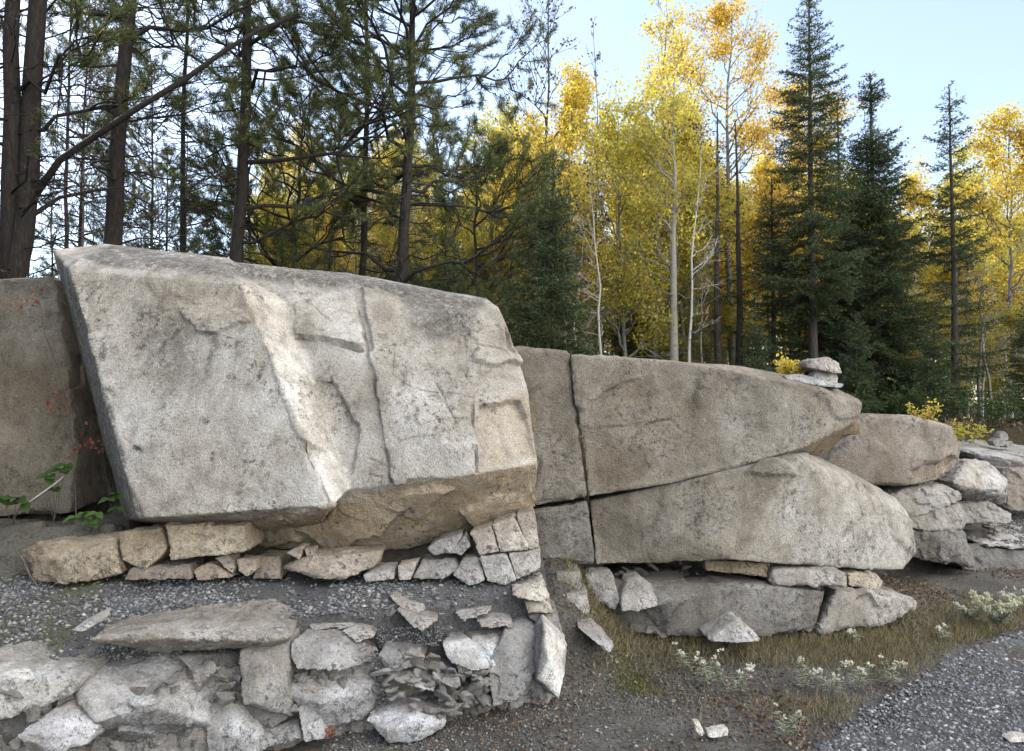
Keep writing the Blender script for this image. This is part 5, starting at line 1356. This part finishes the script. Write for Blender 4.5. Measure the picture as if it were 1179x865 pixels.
def stick(label, pts, r, mat='stick', group=None):
    w = np.array([P(*p) for p in pts])
    o = link('stick', tubes('stick', [(w - w[0], np.linspace(r, r * .6, len(w)))], M[mat], 6), loc=w[0])
    return tag(o, label, 'stick', group)
stick('bleached broken stick lying across the green leaves in the gap', [(32, 580, 4.78), (50, 567, 4.8), (64, 557, 4.85), (78, 545, 4.9)], .011)
stick('dark crooked twig on the gravel below the long brown stone', [(36, 683, 4.15), (48, 692, 4.1), (60, 698, 4.08)], .009, 'twig')
stick('second dark twig at the left under the mossy ledge', [(24, 640, 4.35), (34, 662, 4.3), (44, 676, 4.2)], .008, 'twig')
o = link('seedling', leaves_mesh('seedling', [(P(380, 850 - q * 3, 3.62), (math.sin(q * 1.9), -.4, .6 - .1 * q), (0, -1, .3), .028, .016) for q in range(5)], M['leaf_red'], 5))
tag(o, 'tiny red leaved seedling at the foot of the two-faced block', 'plant')
o = link('seedling', leaves_mesh('seedling', [(P(612 + q * 4, 806, 4.2), (math.sin(q * 2.3), -.4, .4), (0, -1, .3), .035, .02) for q in range(4)], M['leaf_dry'], 5))
tag(o, 'rusty leaf cluster under the bright leaning slab', 'plant')

# grass, moss, litter: nobody could count these
def stuff_blades(name, pts, D, L, W, mat, cup=0.0):
    o = link(name, blades(name, pts, D, L, W, mat, prng, cup))
    o['kind'] = 'stuff'
    return o
def patch_noise(x, y, f, s):
    return vnoise(np.stack((x * f, y * f, x * 0), 1), s)
x, y = scatter(150000, .35, 4.8, 3.9, 6.0, lambda x, y: (x < road_edge(y) - .03) & (rng.random(len(x)) < np.clip(.8 * sstep(4.35, 4.85, y) + .55 * patch_noise(x, y, 2.2, 51) - .04, .03, 1) * (1 - sstep(5.2, 5.6, y) * .6)))
n = len(x)
D = prng.normal(size=(n, 3)) * .45; D[:, 2] = 1
stuff_blades('grass', np.stack((x, y, height(x, y) - .004), 1), D, prng.uniform(.02, .09, n), np.full(n, .003), M['grass'])
x, y = scatter(60000, -.4, 6.2, 3.4, 8.2, lambda x, y: (x < road_edge(np.minimum(y, 6.2)) - .02) & (rng.random(len(x)) < np.clip(.2 + .8 * patch_noise(x, y, 1.5, 52), .02, 1)))
n = len(x)
D = prng.normal(size=(n, 3)); D[:, 2] *= .35
stuff_blades('leaf_litter', np.stack((x, y, height(x, y) + .008), 1), D, prng.uniform(.012, .042, n), prng.uniform(.006, .022, n), M['leaf_dry'], .35)
x, y = scatter(9000, 3.2, 7.0, 5.4, 8.0, lambda x, y: rng.random(len(x)) < np.clip(.3 + .7 * patch_noise(x, y, 1.5, 55), .02, 1))
n = len(x)
D = prng.normal(size=(n, 3)) * .5; D[:, 2] = 1
stuff_blades('dry_grass', np.stack((x, y, height(x, y) - .004), 1), D, prng.uniform(.02, .09, n), np.full(n, .004), M['grass'])
x, y = scatter(26000, -4.2, -2.0, 3.2, 4.9, lambda x, y: (x < -.53 * y) & (y > bench_front(x) + .1) & (rng.random(len(x)) < np.clip(.4 + 1.2 * patch_noise(x, y, 3, 53), 0, 1)))
n = len(x)
D = prng.normal(size=(n, 3)) * .7; D[:, 2] = 1
stuff_blades('moss', np.stack((x, y, bench_z(x, y)), 1), D, prng.uniform(.006, .018, n), np.full(n, .004), M['moss'])
x, y = scatter(9000, .3, .95, 4.3, 5.1, lambda x, y: rng.random(len(x)) < np.exp(-((x - (.62 + (4.7 - y) * .3)) / .13) ** 2))
n = len(x)
D = prng.normal(size=(n, 3)) * .7; D[:, 2] = 1
stuff_blades('slope_moss', np.stack((x, y, height(x, y)), 1), D, prng.uniform(.01, .028, n), np.full(n, .005), M['moss'])
# needle and leaf litter on the forest floor
x, y = scatter(26000, -6, 12, 6.5, 15, lambda x, y: y > y_t(x) + .3)
n = len(x)
D = prng.normal(size=(n, 3)); D[:, 2] = np.abs(D[:, 2]) * .6
stuff_blades('forest_litter', np.stack((x, y, height(x, y) + .01), 1), D, prng.uniform(.03, .12, n), prng.uniform(.01, .04, n), M['leaf_dry'], .3)
x, y = scatter(1400, .0, 6, 3.5, 8, lambda x, y: (rng.random(len(x)) < .25) & (x < road_edge(np.minimum(y, 6.2)) + .35))
n = len(x)
D = prng.normal(size=(n, 3)); D[:, 2] *= .3
stuff_blades('fallen_leaves', np.stack((x, y, height(x, y) + .02), 1), D, prng.uniform(.02, .045, n), prng.uniform(.015, .03, n), M['leaf_dry'], .3)
# tall dry stalks in the verge
for i, (px, py, tx, ty) in enumerate([(808, 840, 812, 775), (915, 850, 948, 780), (922, 868, 928, 812), (800, 850, 790, 800)]):
    Yq = gz(px, py)
    a, b_ = P(px, py, Yq), P(tx, ty, Yq + .05)
    pts, rad = along(np.zeros(3), b_ - a, .003, .0012, 7, .012, prng)
    o = link('dry_stalk', tubes('dry_stalk', [(pts, rad)], M['stem'], 4), loc=a)
    tag(o, 'thin dry straw-coloured stalk standing in the verge', 'stalk', 'dry stalks in the verge')
